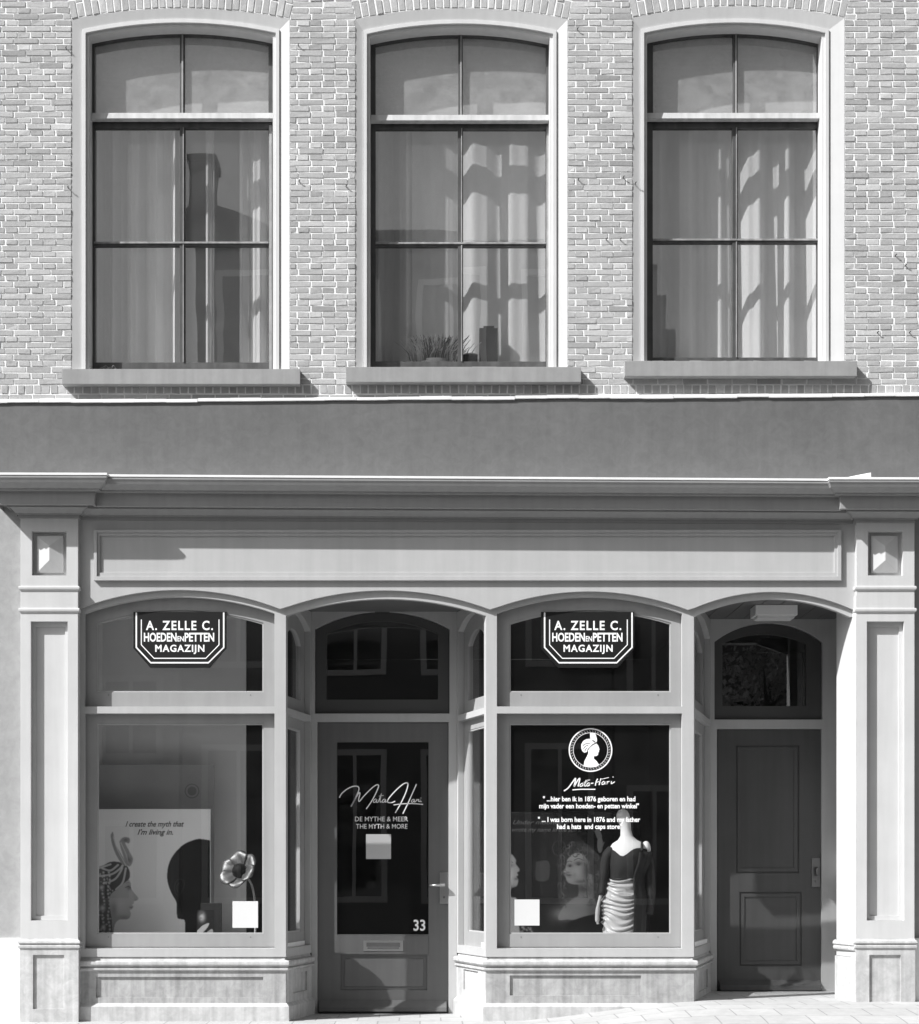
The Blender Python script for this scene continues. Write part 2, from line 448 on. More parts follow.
# mortar body of the wall, 0.3 m thick, holes at the windows
WB = Z(401)
bm = bmesh.new()
plate(bm, rect(XL, XR, WB, ZTOP), [arched(a, b, c, d, e) for (a, b, c, d, e) in ops], .0022, .30)
wall = obj('brick_wall', bm, M['mortar'], house)
# the bricks themselves, laid in alternating courses of headers and stretchers
verts, faces, tones = [], [], []
def brick(x0, x1, z0, z1, tone=None, quad=None):
    d = -abs(random.gauss(0, .0012)) - .0002
    j = lambda: random.gauss(0, .0014)
    q = quad or [(x0, z0), (x1, z0), (x1, z1), (x0, z1)]
    q = [(a + j(), b + j()) for a, b in q]
    cx = sum(a for a, b in q) / 4; cz = sum(b for a, b in q) / 4
    k = len(verts)
    for (a, b) in q: verts.append((a, .02, b))
    for (a, b) in q: verts.append((a + (.0008 if a < cx else -.0008), d + random.gauss(0, .0007), b + (.0007 if b < cz else -.0007)))
    faces.extend([(k + 4, k + 5, k + 6, k + 7), (k, k + 1, k + 5, k + 4), (k + 1, k + 2, k + 6, k + 5), (k + 2, k + 3, k + 7, k + 6), (k + 3, k, k + 4, k + 7)])
    t = tone or random.gauss(.40, .036)
    if random.random() < .04: t *= .8
    if random.random() < .03: t *= 1.15
    t = min(max(t, .18), .6)
    tones.extend([t] * 8)
RING = .215
def half_open(o, z):                                   # half width taken out of the courses at height z
    xl, xr, zb, zs, zc = o
    hw = (xr - xl) / 2; h = zc - zs; R = (hw * hw + h * h) / (2 * h); cz = zc - R; Ro = R + RING
    if z < zb - .004: return 0
    if z <= zs: return hw
    if z > cz + Ro: return 0
    sk = hw + (z - zs) * hw / (zs - cz)
    return min(sk, math.sqrt(max(Ro * Ro - (z - cz) ** 2, 0)))
mj = .0088
z = Z(393.5); row = 0
# the rowlock course under the sills and one stretcher course below it
zr0, zr1 = Z(393.3), Z(385.3)
x = XL
while x < XR:
    w = random.uniform(.046, .052); brick(x, x + w, zr0, zr1); x += w + .009
x = XL
while x < XR:
    w = random.uniform(.148, .16); brick(x, min(x + w, XR), Z(399.6), zr0 - .011); x += w + mj
z = zr1 + mj
while z < ZTOP - .05:
    ch = .0360 + random.gauss(0, .0008)
    zm = z + ch / 2
    ex = sorted((( (o[0] + o[1]) / 2 - half_open(o, zm), (o[0] + o[1]) / 2 + half_open(o, zm)) for o in ops if half_open(o, zm) > 0))
    segs, s = [], XL
    for a, b in ex: segs.append((s, a + .001)); s = b - .001
    segs.append((s, XR))
    pitch = .0905 if row % 2 else .177
    ph = {0: 0, 1: .022, 2: .0885, 3: .022}[row % 4]
    for a, b in segs:
        n0 = math.floor((a + ph - XL) / pitch)
        x = XL - ph + n0 * pitch
        while x < b:
            x0, x1 = max(x + random.gauss(0, .002), a), min(x + pitch - mj + random.gauss(0, .002), b)
            if x0 - a < .05: x0 = a
            if b - x1 < .05: x1 = b
            if x1 - x0 > .0385 or x1 == b and x1 - x0 > .03: brick(x0, x1, z, z + ch)
            x += pitch
    z += ch + .0075; row += 1
for (xl, xr, zb, zs, zc) in ops:                       # brick arches over the windows
    hw = (xr - xl) / 2; h = zc - zs; R = (hw * hw + h * h) / (2 * h); cz = zc - R; cx = (xl + xr) / 2
    A = math.atan2(hw, zs - cz); n = int(2 * A * R / .052)
    for i in range(n):
        a0 = -A + 2 * A * (i + .1) / n; a1 = -A + 2 * A * (i + .9) / n
        split = .5 if i % 2 else .62
        for (r0, r1) in ((R + .006, R + RING * split - .006), (R + RING * split + .005, R + RING - .004)):
            p = [(cx + r * math.sin(a), cz + r * math.cos(a)) for r, a in ((r0, a0), (r0, a1), (r1, a1), (r1, a0))]
            brick(0, 0, 0, 0, quad=p)
tone_mesh('brickwork', verts, faces, tones, M['brick'], wall)
# old nails and hooks left in the brick
for i, (px, py) in enumerate([(66, 49), (68, 188), (298, 46), (299, 182), (346, 187), (577, 30), (578, 180), (623, 178), (635, 184), (606, 240), (620, 240), (895, 256), (905, 266), (877, 333), (909, 333)]):
    bm = bmesh.new(); x, zz = PT(px, py)
    tube(bm, [(x, .02, zz), (x + .002, -.020, zz + .002), (x + .008, -.024, zz + .007)], .0036, 6)
    obj('wall_nail', bm, M['wire'], wall)

def lin(px, a, b): return a + (b - a) * px / 919.0
# render band and the metal flashing above it
bm = bmesh.new()
zl, zr = Z(403.5, -.02), Z(397, -.02)
kz = (zr - zl) / (X(919) - X(0))
bz = lambda x: zl + kz * (x - X(0))
hexa(bm, [(XL, -.02, Z(485)), (XR, -.02, Z(485)), (XR, -.02, bz(XR)), (XL, -.02, bz(XL)), (XL, .1, Z(485)), (XR, .1, Z(485)), (XR, .1, bz(XR)), (XL, .1, bz(XL))])
obj('rendered_band', bm, M['band'], house)
bm = bmesh.new()
seg = 46
for i in range(seg):
    x0 = XL + (XR - XL) * i / seg; x1 = XL + (XR - XL) * (i + 1) / seg - (.002 if i % 5 == 0 else 0)
    dz = random.gauss(0, .0025); h = .022 + random.gauss(0, .0015)
    hexa(bm, [(x0, -.034, bz(x0) + .002 + dz), (x1, -.034, bz(x1) + .002 + dz), (x1, -.034, bz(x1) + h + dz), (x0, -.034, bz(x0) + h + dz),
              (x0, .011, bz(x0) + .004 + dz), (x1, .011, bz(x1) + .004 + dz), (x1, .011, bz(x1) + h + .018), (x0, .011, bz(x0) + h + .018)])
obj('band_flashing', bm, M['lead'], house)
# side walls of the ground floor
bm = bmesh.new(); box(bm, XL, X(21), .0, .3, Z(938), Z(484)); obj('rendered_side_wall', bm, M['wallrender'], house, label='pale grey rendered wall left of the shopfront')
bm = bmesh.new(); box(bm, XL, X(21.2), -.03, .3, -.4, Z(938)); obj('side_wall_plinth', bm, M['plinthw'], house, label='white plinth of the left wall')
bm = bmesh.new(); box(bm, X(913), XR, .0, .3, Z(938), Z(484)); obj('rendered_side_wall', bm, M['darkrender'], house, label='shaded rendered wall right of the shopfront')
bm = bmesh.new(); box(bm, X(912.8), XR, -.03, .3, -.4, Z(938)); obj('side_wall_plinth', bm, M['plinthw'], house)
# house body, roof and eaves (above the picture)
bm = bmesh.new()
box(bm, XL, XL + .3, .301, 9, -.4, ZTOP); box(bm, XR - .3, XR, .301, 9, -.4, ZTOP); box(bm, XL + .301, XR - .301, 8.7, 9, -.4, ZTOP)
obj('side_and_back_wall', bm, M['ob2'], house)
bm = bmesh.new()
sweep(bm, [(XL, .3), (XL, 0), (XR, 0), (XR, .3)], [(0, ZTOP - .3), (.1, ZTOP - .25), (.12, ZTOP - .1), (.3, ZTOP + .02), (.3, ZTOP + .12), (-.2, ZTOP + .14)])
obj('roof_cornice', bm, M['winframe'], house)
bm = bmesh.new()
hexa(bm, [(XL, 0, ZTOP + .13), (XR, 0, ZTOP + .13), (XR, 4.5, ZTOP + 3.4), (XL, 4.5, ZTOP + 3.4), (XL, .2, ZTOP + .1), (XR, .2, ZTOP + .1), (XR, 4.5, ZTOP + 3.2), (XL, 4.5, ZTOP + 3.2)])
hexa(bm, [(XL, 4.503, ZTOP + 3.4), (XR, 4.503, ZTOP + 3.4), (XR, 9.1, ZTOP + .1), (XL, 9.1, ZTOP + .1), (XL, 4.503, ZTOP + 3.2), (XR, 4.503, ZTOP + 3.2), (XR, 8.9, ZTOP), (XL, 8.9, ZTOP)])
obj('roof', bm, M['roof'], house)
# rooms behind the windows
bm = bmesh.new()
fz = Z(372); cz = Z(-8)
box(bm, XL + .31, XR - .31, .302, 2.4, fz - .2, fz); box(bm, XL + .31, XR - .31, .302, 2.4, cz + .06, cz + .2)
box(bm, XL + .31, XR - .31, 2.3, 2.4, fz + .001, cz + .059)
for px in (30, 322, 600, 890): box(bm, X(px) - .05, X(px) + .05, .302, 2.299, fz + .001, cz + .059)
obj('upper_room', bm, M['room'], house)  # made shallow and white so bounced light glows through the curtains
bm = bmesh.new()
box(bm, -3.0, X(712, R2), 4.0, 4.1, -.2, Z(590)); box(bm, -3.0, -2.9, .31, 3.999, -.2, Z(590)); box(bm, X(703, R2) - .02, X(703, R2) + .04, R2 + .15, 3.999, -.2, Z(590))
box(bm, -2.899, X(703, R2) - .021, .31, 3.999, Z(590) + .001, Z(590) + .1); box(bm, -2.899, X(703, R2) - .021, .74, 3.999, -.25, Z(1016, R1) + .01)
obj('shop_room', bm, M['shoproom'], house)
bm = bmesh.new()
box(bm, X(703, R2) + .05, 3.6, 3.5, 3.6, -.2, Z(590)); box(bm, 3.5, 3.6, R2 + .1, 3.499, -.2, Z(590)); box(bm, X(703, R2) + .05, 3.499, R2 + .1, 3.499, Z(590) + .001, Z(590) + .1)
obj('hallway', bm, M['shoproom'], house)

# ---- upper windows
def upper_window(w, k):
    a, b = X(w['o'][0]), X(w['o'][1]); zb, zs, zc = Z(w['bot']), Z(w['sp']), Z(w['cr'])
    ia, ib = X(w['i'][0]), X(w['i'][1]); izs, izc = Z(w['isp']), Z(w['icr'])
    e = .002
    bm = bmesh.new()
    plate(bm, arched(a + e, b - e, zb, zs - e, zc - e), [arched(ia, ib, zb + .004, izs, izc)], .026, .165)
    n_ = 24; oo = [(a + e, zb + .001)] + arc(a + e, b - e, zs - e, zc - e, n_) + [(b - e, zb + .001)]
    ii = [(ia - .05, zb + .001)] + arc(ia - .05, ib + .05, izs + .046, izc + .05, n_) + [(ib + .05, zb + .001)]
    ra = [bm.verts.new((p_[0], .002, p_[1])) for p_ in oo]; rb = [bm.verts.new((p_[0], .0185, p_[1])) for p_ in ii]
    rc = [bm.verts.new((p_[0], .0265, p_[1])) for p_ in ii]; rd = [bm.verts.new((p_[0], .0265, p_[1])) for p_ in oo]
    for r1_, r2_ in ((ra, rb), (rb, rc), (rc, rd), (rd, ra)):
        for q_ in range(len(oo) - 1): bm.faces.new((r1_[q_], r1_[q_ + 1], r2_[q_ + 1], r2_[q_]))
    q = .022
    plate(bm, arched(ia - .048, ib + .048, zb + .002, izs + .044, izc + .048), [arched(ia - q, ib + q, zb + .004, izs + q * .9, izc + q)], .008, .0258)
    fr = obj('upper_window', bm, M['winframe'], house)
    # sill
    s = w['sill']; bm = bmesh.new()
    x0, x1 = X(s[0], -.075), X(s[1], -.075); z0, z1 = Z(s[3], -.075), Z(s[2], -.075)
    hexa(bm, [(x0, -.075, z0), (x1, -.075, z0), (x1, -.075, z1), (x0, -.075, z1), (x0, .2, z0), (x1, .2, z0), (x1, .2, z1 + .012), (x0, .2, z1 + .012)])
    obj('window_sill', bm, M['sill'], fr)
    ys = .135
    X2 = lambda px: X(px, ys); Z2 = lambda py: Z(py, ys)
    # sashes
    sw = 5.5
    bm = bmesh.new()
    mu = w['mu']; L0, R0 = w['i'][0] + 5.5, w['i'][1] - 4
    def arcz(px, dz):                                  # height of the curved head at a mark
        al, ar = ia, ib
        h = izc - izs; hw = (ib - ia) / 2; R = (hw * hw + h * h) / (2 * h); cc = izc - R; cx = (ia + ib) / 2
        return cc + math.sqrt(max(R * R - (X2(px) - cx) ** 2, 0)) - dz
    def top_hole(p0, p1):
        n = 8; pts = [(X2(p0), Z2(w['tr'][0] + 2)), (X2(p1), Z2(w['tr'][0] + 2))]
        for i in range(n + 1):
            px = p1 + (p0 - p1) * i / n; pts.append((X2(px), arcz(px, .004)))
        return pts
    out = arched(ia + .002, ib - .002, Z2(w['td'] - 5), izs + .03, izc + .03)
    plate(bm, out, [top_hole(L0, mu - 2.2), top_hole(mu + 2.2, R0)], ys, ys + .045)
    outl = rect(ia + .002, ib - .002, zb + .012, Z2(w['td'] - 5) - .003)
    hs = [rect(X2(p0), X2(p1), Z2(q1), Z2(q0)) for (p0, p1) in ((L0, mu - 2.6), (mu + 2.6, R0)) for (q0, q1) in ((w['td'] + 1, w['mid'] - 2), (w['mid'] + 2, w['gb']))]
    plate(bm, outl, hs, ys + .012, ys + .06)
    obj('window_sash', bm, M['sashd'], fr)
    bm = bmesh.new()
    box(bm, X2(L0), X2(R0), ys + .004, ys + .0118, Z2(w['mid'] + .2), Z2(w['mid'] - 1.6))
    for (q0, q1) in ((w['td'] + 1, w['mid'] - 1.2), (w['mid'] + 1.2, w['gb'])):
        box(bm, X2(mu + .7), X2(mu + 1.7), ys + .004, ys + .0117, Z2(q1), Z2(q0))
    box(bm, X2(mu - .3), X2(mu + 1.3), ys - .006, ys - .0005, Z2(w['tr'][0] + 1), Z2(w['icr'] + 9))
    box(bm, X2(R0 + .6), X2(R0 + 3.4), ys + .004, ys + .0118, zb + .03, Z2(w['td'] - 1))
    obj('lit_bar_edge', bm, M['litedge'], fr)  # pale strips painted where sun catches the dark sash bars
    # transom rail
    bm = bmesh.new()
    z0, z1 = Z(w['tr'][1], .09), Z(w['tr'][0], .09)
    hexa(bm, [(ia + .001, .088, z0), (ib - .001, .088, z0), (ib - .001, .096, z1), (ia + .001, .096, z1), (ia + .001, ys - .002, z0 - .006), (ib - .001, ys - .002, z0 - .006), (ib - .001, ys - .002, z1 + .008), (ia + .001, ys - .002, z1 + .008)])
    obj('transom_rail', bm, M['transom'], fr)
    # weather board at the bottom
    bm = bmesh.new()
    bw0 = w['i'][0] + (30 if k == 1 else 4)
    hexa(bm, [(X(bw0), .10, zb + .006), (ib - .004, .10, zb + .006), (ib - .004, .115, zb + .038), (X(bw0), .115, zb + .038),
              (X(bw0), ys + .008, zb + .006), (ib - .004, ys + .008, zb + .006), (ib - .004, ys + .008, zb + .046), (X(bw0), ys + .008, zb + .046)])
    obj('weather_board', bm, M['sashd'] if k != 1 else M['sill'], fr)
    # old glass, one thin pane for each light
    bm = bmesh.new()
    yg = ys + .03
    pts = [(X2(L0 - 2), Z2(w['tr'][0] + 4)), (X2(R0 + 2), Z2(w['tr'][0] + 4))]
    for i in range(13):
        px = R0 + 2 + (L0 - 2 - R0 - 2) * i / 12; pts.append((X2(px), arcz(px, -.008)))
    plate(bm, pts, [], yg - .002, yg + .002)
    pane_obj(bm, M['g_top'], fr); bm = bmesh.new()
    for (p0, p1) in ((L0 - 1, mu - 1.6), (mu + 1.6, R0 + 1)):
        for (q0, q1) in ((w['td'], w['mid'] - 1), (w['mid'] + 1, w['gb'] + 1)):
            t1, t2 = random.gauss(0, .0012), random.gauss(0, .0012)
            x0, x1, z0, z1 = X2(p0), X2(p1), Z2(q1), Z2(q0)
            y_ = yg + .005
            hexa(bm, [(x0, y_ - t1 - t2, z0), (x1, y_ + t1 - t2, z0), (x1, y_ + t1 + t2, z1), (x0, y_ - t1 + t2, z1),
                      (x0, y_ + .004 - t1 - t2, z0), (x1, y_ + .004 + t1 - t2, z0), (x1, y_ + .004 + t1 + t2, z1), (x0, y_ + .004 - t1 + t2, z1)])
    pane_obj(bm, M['g_old'], fr)
    return fr
for k, w in enumerate(UW): upper_window(w, k)

# ---- shop cornice, frieze, pilasters
YP, YF = -.072, -.025                                   # pilaster face, frieze face
PL, PR = (X(20.5, YP), X(78, YP)), (X(856, YP), X(913, YP))
tilt = (Z(481) - Z(477)) / (X(840) - X(100))
zz = lambda py, y=-.25: Z(py - (X(0) + 0) * 0, y) - tilt * X(100)
path = [(PL[0], .0), (PL[0], YP), (PL[1], YP), (PL[1], YF), (PR[0], YF), (PR[0], YP), (PR[1], YP), (PR[1], .0)]
prof = [(-.015, zz(476.2) + .018), (.240, zz(476.2) + .002), (.248, zz(476.6)), (.248, zz(480)), (.243, zz(481)), (.232, zz(484.5)), (.205, zz(487.5)), (.192, zz(488.8)), (.186, zz(488.9)), (.186, zz(490.4)),
        (.146, zz(490.6)), (.146, zz(503.6)), (.141, zz(504.2)), (.134, zz(504.3)), (.134, zz(500)), (.080, zz(500)), (.080, zz(504.3)), (.072, zz(504.5)), (.072, zz(507.5, -.1)), (.066, zz(508.5, -.1)), (.045, zz(511.0, -.1)), (.030, zz(513.5, -.1)), (.028, zz(515.0, -.1)), (.024, zz(515.1, -.1)), (.024, zz(512.5, -.1)), (.014, zz(512.5, -.1)),
        (.012, zz(519.5, -.05)), (-.01, zz(519.6, -.05))]
bm = bmesh.new(); sweep(bm, path, prof, tilt); obj('shop_cornice', bm, M['cornice'], house)
bm = bmesh.new()
sweep(bm, path, [(-.014, zz(475.6) + .022), (.252, zz(475.6) + .002), (.252, zz(477.6)), (.2485, zz(477.6)), (.2485, zz(476.2) + .003), (-.014, zz(476.2) + .0185)], tilt)
# the loose bent corner of the capping on the right
xa, xb = X(840, -.3), X(871, -.3); za = zz(478) + tilt * xa
hexa(bm, [(xa, -.31, za + .002), (xb, -.31, za - .004), (xb, -.30, za + .055), (xa, -.29, za + .012), (xa, -.12, za + .01), (xb, -.12, za + .01), (xb, -.2, za + .07), (xa, -.2, za + .03)])
obj('cornice_capping', bm, M['lead'], house)

bm = bmesh.new()
Fz = lambda py: Z(py, YF); Fx = lambda px: X(px, YF)
a1 = arc(Fx(78.3), Fx(280), Fz(609), Fz(590)); a2 = arc(Fx(280), Fx(490), Fz(609.5), Fz(590.5)); a3 = arc(Fx(490), Fx(688), Fz(610), Fz(591.5)); a4 = arc(Fx(688), Fx(855.7), Fz(611), Fz(592))
low = a1 + a2[1:] + a3[1:] + a4[1:]
plate(bm, [(Fx(78.3), Fz(508))] + low + [(Fx(855.7), Fz(508))], [], YF, -.001)
frieze = obj('frieze', bm, M['front'], house)
bm = bmesh.new()
plate(bm, rect(Fx(94.5), Fx(840.5), Fz(581), Fz(530.5)), [rect(Fx(97.5), Fx(837), Fz(577), Fz(533))], YF - .026, YF + .0008)
plate(bm, rect(Fx(97.52), Fx(836.98), Fz(576.98), Fz(533.02)), [rect(Fx(100), Fx(834), Fz(573), Fz(536))], YF - .014, YF + .0006)
obj('name_board_moulding', bm, M['front'], frieze)

def pilaster(x0px, x1px, right):
    x0, x1 = X(x0px, YP), X(x1px, YP); s = lambda f: x0 + (x1 - x0) * f
    PZ = lambda py: Z(py, YP)
    bm = bmesh.new()
    plate(bm, rect(x0, x1, PZ(938.5), PZ(508)), [rect(s(.18), s(.82), PZ(920.5), PZ(621.5)), rect(s(.20), s(.80), PZ(575.5), PZ(531.5))], YP, YP + .05)
    box(bm, x0 + .001, x1 - .001, YP + .0502, .03, PZ(938), PZ(508.2))
    p = obj('pilaster', bm, M['pil'], house)
    bm = bmesh.new()                                     # bevelled slip round the sunk panel
    plate(bm, rect(s(.18) + .0005, s(.82) - .0005, PZ(920.5) + .0005, PZ(621.5) - .0005), [rect(s(.245), s(.755), PZ(916), PZ(626))], YP + .038, YP + .0501)
    obj('sunk_panel', bm, M['pil'], p)
    bm = bmesh.new()                                     # faceted block in the cap
    bx0, bx1, z0, z1 = s(.27), s(.73), PZ(572), PZ(535); rz0, rz1 = PZ(560), PZ(546); xm = (bx0 + bx1) / 2; yb, ym, yt = YP + .0498, YP + .03, YP + .001
    A = [bm.verts.new(q) for q in ((bx0, yb, z0), (bx1, yb, z0), (bx1, yb, z1), (bx0, yb, z1))]
    B = [bm.verts.new(q) for q in ((bx0, ym, z0), (bx1, ym, z0), (bx1, ym, z1), (bx0, ym, z1))]
    r0, r1 = bm.verts.new((xm, yt, rz0)), bm.verts.new((xm, yt, rz1))
    for i in range(4): bm.faces.new((A[i], A[(i + 1) % 4], B[(i + 1) % 4], B[i]))
    bm.faces.new((B[0], B[1], r0)); bm.faces.new((B[2], B[3], r1)); bm.faces.new((B[1], B[2], r1, r0)); bm.faces.new((B[3], B[0], r0, r1)); bm.faces.new(A)
    obj('diamond_block', bm, M['pil'], p)
    bm = bmesh.new()
    pth = [(x0, .0), (x0, YP), (x1, YP), (x1, -.024)]
    for (u, d) in ((586.5, 590.5), (608.5, 612.5)):
        sweep(bm, pth, [(0, PZ(u) + .004), (.010, PZ(u) + .002), (.013, PZ(u + 1.2)), (.011, PZ(d - 1)), (.002, PZ(d)), (0, PZ(d) - .002)])
    obj('collar_moulding', bm, M['pil'], p)
    bm = bmesh.new()                                     # stone foot
    pth = [(x0, .0), (x0, YP), (x1, YP), (x1, .0)]
    sweep(bm, pth, [(-.001, PZ(938)), (.003, PZ(939.5)), (.016, PZ(941.2)), (.018, PZ(943)), (.008, PZ(944)), (.006, PZ(944.8)), (.016, PZ(946)), (.014, PZ(948)), (.0055, PZ(948.6))])
    y = YP - .005
    plate(bm, rect(x0 - .005, x1 + .005, -.3, PZ(948.6)), [rect(s(.22), s(.76), Z(1009, y), Z(955, y))], y, y + .014)
    box(bm, x0 - .0045, x1 + .0045, y + .0142, .0, -.3, PZ(948.7))
    obj('pilaster_foot', bm, M['pilstone'], p)
    return p
pilaster(20.5, 78, False); pilaster(856.5, 914.5, True)

# splayed jamb between the right pilaster and the doorway
bm = bmesh.new()
JA, JB, JC = (PR[0] + .002, YP + .004), (X(836.5, .30), .30), (X(832.5, R2), R2)
def prism(bm, pts, z0, z1):
    a = [bm.verts.new((p[0], p[1], z0)) for p in pts]; b = [bm.verts.new((p[0], p[1], z1)) for p in pts]; n = len(pts)
    for i in range(n): bm.faces.new((a[i], a[(i + 1) % n], b[(i + 1) % n], b[i]))
    bm.faces.new(a); bm.faces.new(b)
prism(bm, [JA, JB, (JB[0] + .05, JB[1] + .02), (JC[0] + .06, JC[1] - .001), (JC[0] + .2, JC[1] - .001), (PR[0] + .2, .0005), (PR[0] + .05, .0005), (PR[0] + .02, YP + .05)], Z(957), Z(597))
obj('splayed_jamb', bm, M['pil'], house)
bm = bmesh.new()
prism(bm, [(JA[0] - .004, JA[1] + .004), (JB[0] - .012, JB[1]), (JB[0] + .05, JB[1] + .02), (JC[0] + .055, JC[1] - .001), (JC[0] + .21, JC[1] - .001), (PR[0] + .21, .004), (PR[0] + .02, .004)], -.2, Z(957) - .002)
sweep(bm, [(JA[0], JA[1] + .003), (JB[0], JB[1])][::1] if False else [(JB[0] - .012, JB[1]), (JA[0] - .004, JA[1] + .004)], [(0, Z(941)), (.016, Z(942.5)), (.018, Z(945)), (.007, Z(946.5)), (.015, Z(948)), (.012, Z(950)), (0, Z(951))])
obj('jamb_plinth', bm, M['pilstone'], house)

# ---- shopfront: bays with windows, arches
ZS, ZCR = 616, 598                                       # spring and crown of the frame arches
def bay(name, x0px, x1px, post_l, post_r, ih, side_to, parent, pane_mat, label):
    """front window of one bay: frame with an arched fanlight above and a large light below"""
    x0, x1 = X(x0px), X(x1px); h0, h1 = X(ih[0]), X(ih[1])
    bm = bmesh.new()
    plate(bm, rect(x0, x1, Z(957), Z(580)), [arched(h0, h1, Z(706.5), Z(613.5), Z(597)), rect(h0, h1, Z(948.5), Z(713.5))], 0, .045)
    fr = obj('shop_window', bm, M['front'], parent, label=label)
    ysh = .056
    SX = lambda px: X(px, ysh); SZ = lambda py: Z(py, ysh)
    g0, g1 = ih[0] + 12.5, ih[1] - 11
    bm = bmesh.new()
    plate(bm, arched(h0 - .012, h1 + .012, SZ(707.5), SZ(612), SZ(595)), [arched(SX(g0), SX(g1), SZ(692.3), SZ(623), SZ(610.5))], ysh, ysh + .04)
    plate(bm, rect(h0 - .012, h1 + .012, SZ(947), SZ(712.5)), [rect(SX(g0), SX(g1), SZ(934), SZ(723.5))], ysh, ysh + .04)
    sh = obj('sash', bm, M['sashp'], fr)
    bm = bmesh.new()                                     # pale glazing bead round each pane
    plate(bm, rect(SX(g0) + .0004, SX(g1) - .0004, SZ(934) + .0004, SZ(723.5) - .0004), [rect(SX(g0 + 1.3), SX(g1 - 1.3), SZ(932.7), SZ(724.8))], ysh + .006, ysh + .03)
    plate(bm, arched(SX(g0) + .0004, SX(g1) - .0004, SZ(692.3) + .0004, SZ(623) - .0004, SZ(610.5) - .0004), [arched(SX(g0 + 1.2), SX(g1 - 1.2), SZ(691), SZ(624.2), SZ(611.8))], ysh + .006, ysh + .03)
    obj('glazing_bead', bm, M['front'], fr)
    for px in (ih[0] + 24, ih[1] - 24):
        for py in (937, 695):
            bm = bmesh.new(); cx, cz = SX(px), SZ(py); tube(bm, [(cx, ysh - .002, cz), (cx, ysh + .01, cz)], .004, 8)
            obj('sash_screw', bm, M['darkmetal'], fr)
    bm = bmesh.new()
    plate(bm, arched(SX(g0 - 2), SX(g1 + 2), SZ(694), SZ(621), SZ(608.5)), [], ysh + .018, ysh + .024)
    plate(bm, rect(SX(g0 - 2), SX(g1 + 2), SZ(936), SZ(721.5)), [], ysh + .018, ysh + .024)
    pane_obj(bm, pane_mat, fr)
    return fr
winL = bay('left', 78.5, 286, 0, 0, (84.5, 274.5), None, house, M['g_dusty'], 'shop window with the light poster')
winR = bay('right', 486, 694, 0, 0, (497, 682), None, house, M['g_new'], 'shop window with white lettering and roundel')
YG = .056 + .018 - .0015                                 # just in front of the shop panes (vinyl)

def side_light(A, B, parent_name='side_window', flip=False):
    """splayed side of a bay from plan point A (front) to B (at the door)"""
    A, B = Vector((A[0], A[1], 0)), Vector((B[0], B[1], 0))
    d = (B - A); L = d.length; d.normalize()
    n = Vector((-d.y, d.x, 0))                           # local +y
    if flip: n = -n
    mx = Matrix((( d.x, n.x, 0, A.x), (d.y, n.y, 0, A.y), (0, 0, 1, 0), (0, 0, 0, 1)))
    bm = bmesh.new()
    u0, u1 = .045, L - .03
    plate(bm, rect(.001, L - .001, Z(957), Z(598)), [arched(u0, u1, Z(707), Z(619), Z(606)), rect(u0, u1, Z(948.5), Z(713.5))], 0, .045, mx)
    fr = obj(parent_name, bm, M['front'], house)
    bm = bmesh.new()
    plate(bm, arched(u0 - .01, u1 + .01, Z(708), Z(617), Z(604)), [arched(u0 + .10, u1 - .10, Z(693), Z(636), Z(622))], .046, .085, mx)
    plate(bm, rect(u0 - .01, u1 + .01, Z(949), Z(712.5)), [rect(u0 + .10, u1 - .10, Z(934), Z(724))], .046, .085, mx)
    obj('sash', bm, M['sashp'], fr)
    bm = bmesh.new()
    plate(bm, rect(u0 + .1004, u1 - .1004, Z(934) + .0004, Z(724) - .0004), [rect(u0 + .11, u1 - .11, Z(932.5), Z(725.5))], .05, .075, mx)
    obj('glazing_bead', bm, M['front'], fr)
    bm = bmesh.new()
    plate(bm, arched(u0 + .08, u1 - .08, Z(695), Z(634), Z(620)), [], .062, .068, mx); plate(bm, rect(u0 + .08, u1 - .08, Z(936), Z(722)), [], .062, .068, mx)
    pane_obj(bm, M['g_new'], fr, mx.to_3x3() @ Vector((0, -1, 0)))
    return fr
A1, B1 = (X(286), .0), (X(311.5, R1), R1)
A2, B2 = (X(486), .0), (X(457, R1), R1)
A3, B3 = (X(694), .0), (X(710.5, R2), R2)
side_light(A1, B1); side_light(A2, B2, flip=True); side_light(A3, B3)

# arch heads over the two doorways
for (a, b, s) in ((286, 486, 616), (694, 849.5, 617)):
    bm = bmesh.new()
    pts = [(X(a), Z(580)), (X(b) if b < 800 else X(858), Z(580))]
    if b > 800: pts += [(X(858), Z(s))]
    pts += arc(X(a), X(b), Z(s), Z(599))[::-1]
    plate(bm, [(p[0] + (0.0005 if i in (0,) else 0), p[1]) for i, p in enumerate(pts)], [], .0005, .0455)
    obj('doorway_arch', bm, M['front'], house)
# soffits
bm = bmesh.new(); prism(bm, [(X(286), .046), (X(486), .046), (X(486), R1 + .05), (X(286), R1 + .05)], Z(597.5), Z(590)); obj('entrance_soffit', bm, M['plank'], house)
bm = bmesh.new()
n = 9; x0, x1 = X(690), X(870)
for i in range(n):
    a, b = x0 + (x1 - x0) * i / n, x0 + (x1 - x0) * (i + 1) / n
    prism(bm, [(a + .003, .046), (b - .003, .046), (b - .003, R2 + .05), (a + .003, R2 + .05)], Z(597.5), Z(591))
prism(bm, [(x0, .046), (x1, .046), (x1, R2 + .05), (x0, R2 + .05)], Z(596.5), Z(590.5))
obj('doorway_soffit', bm, M['plank'], house)

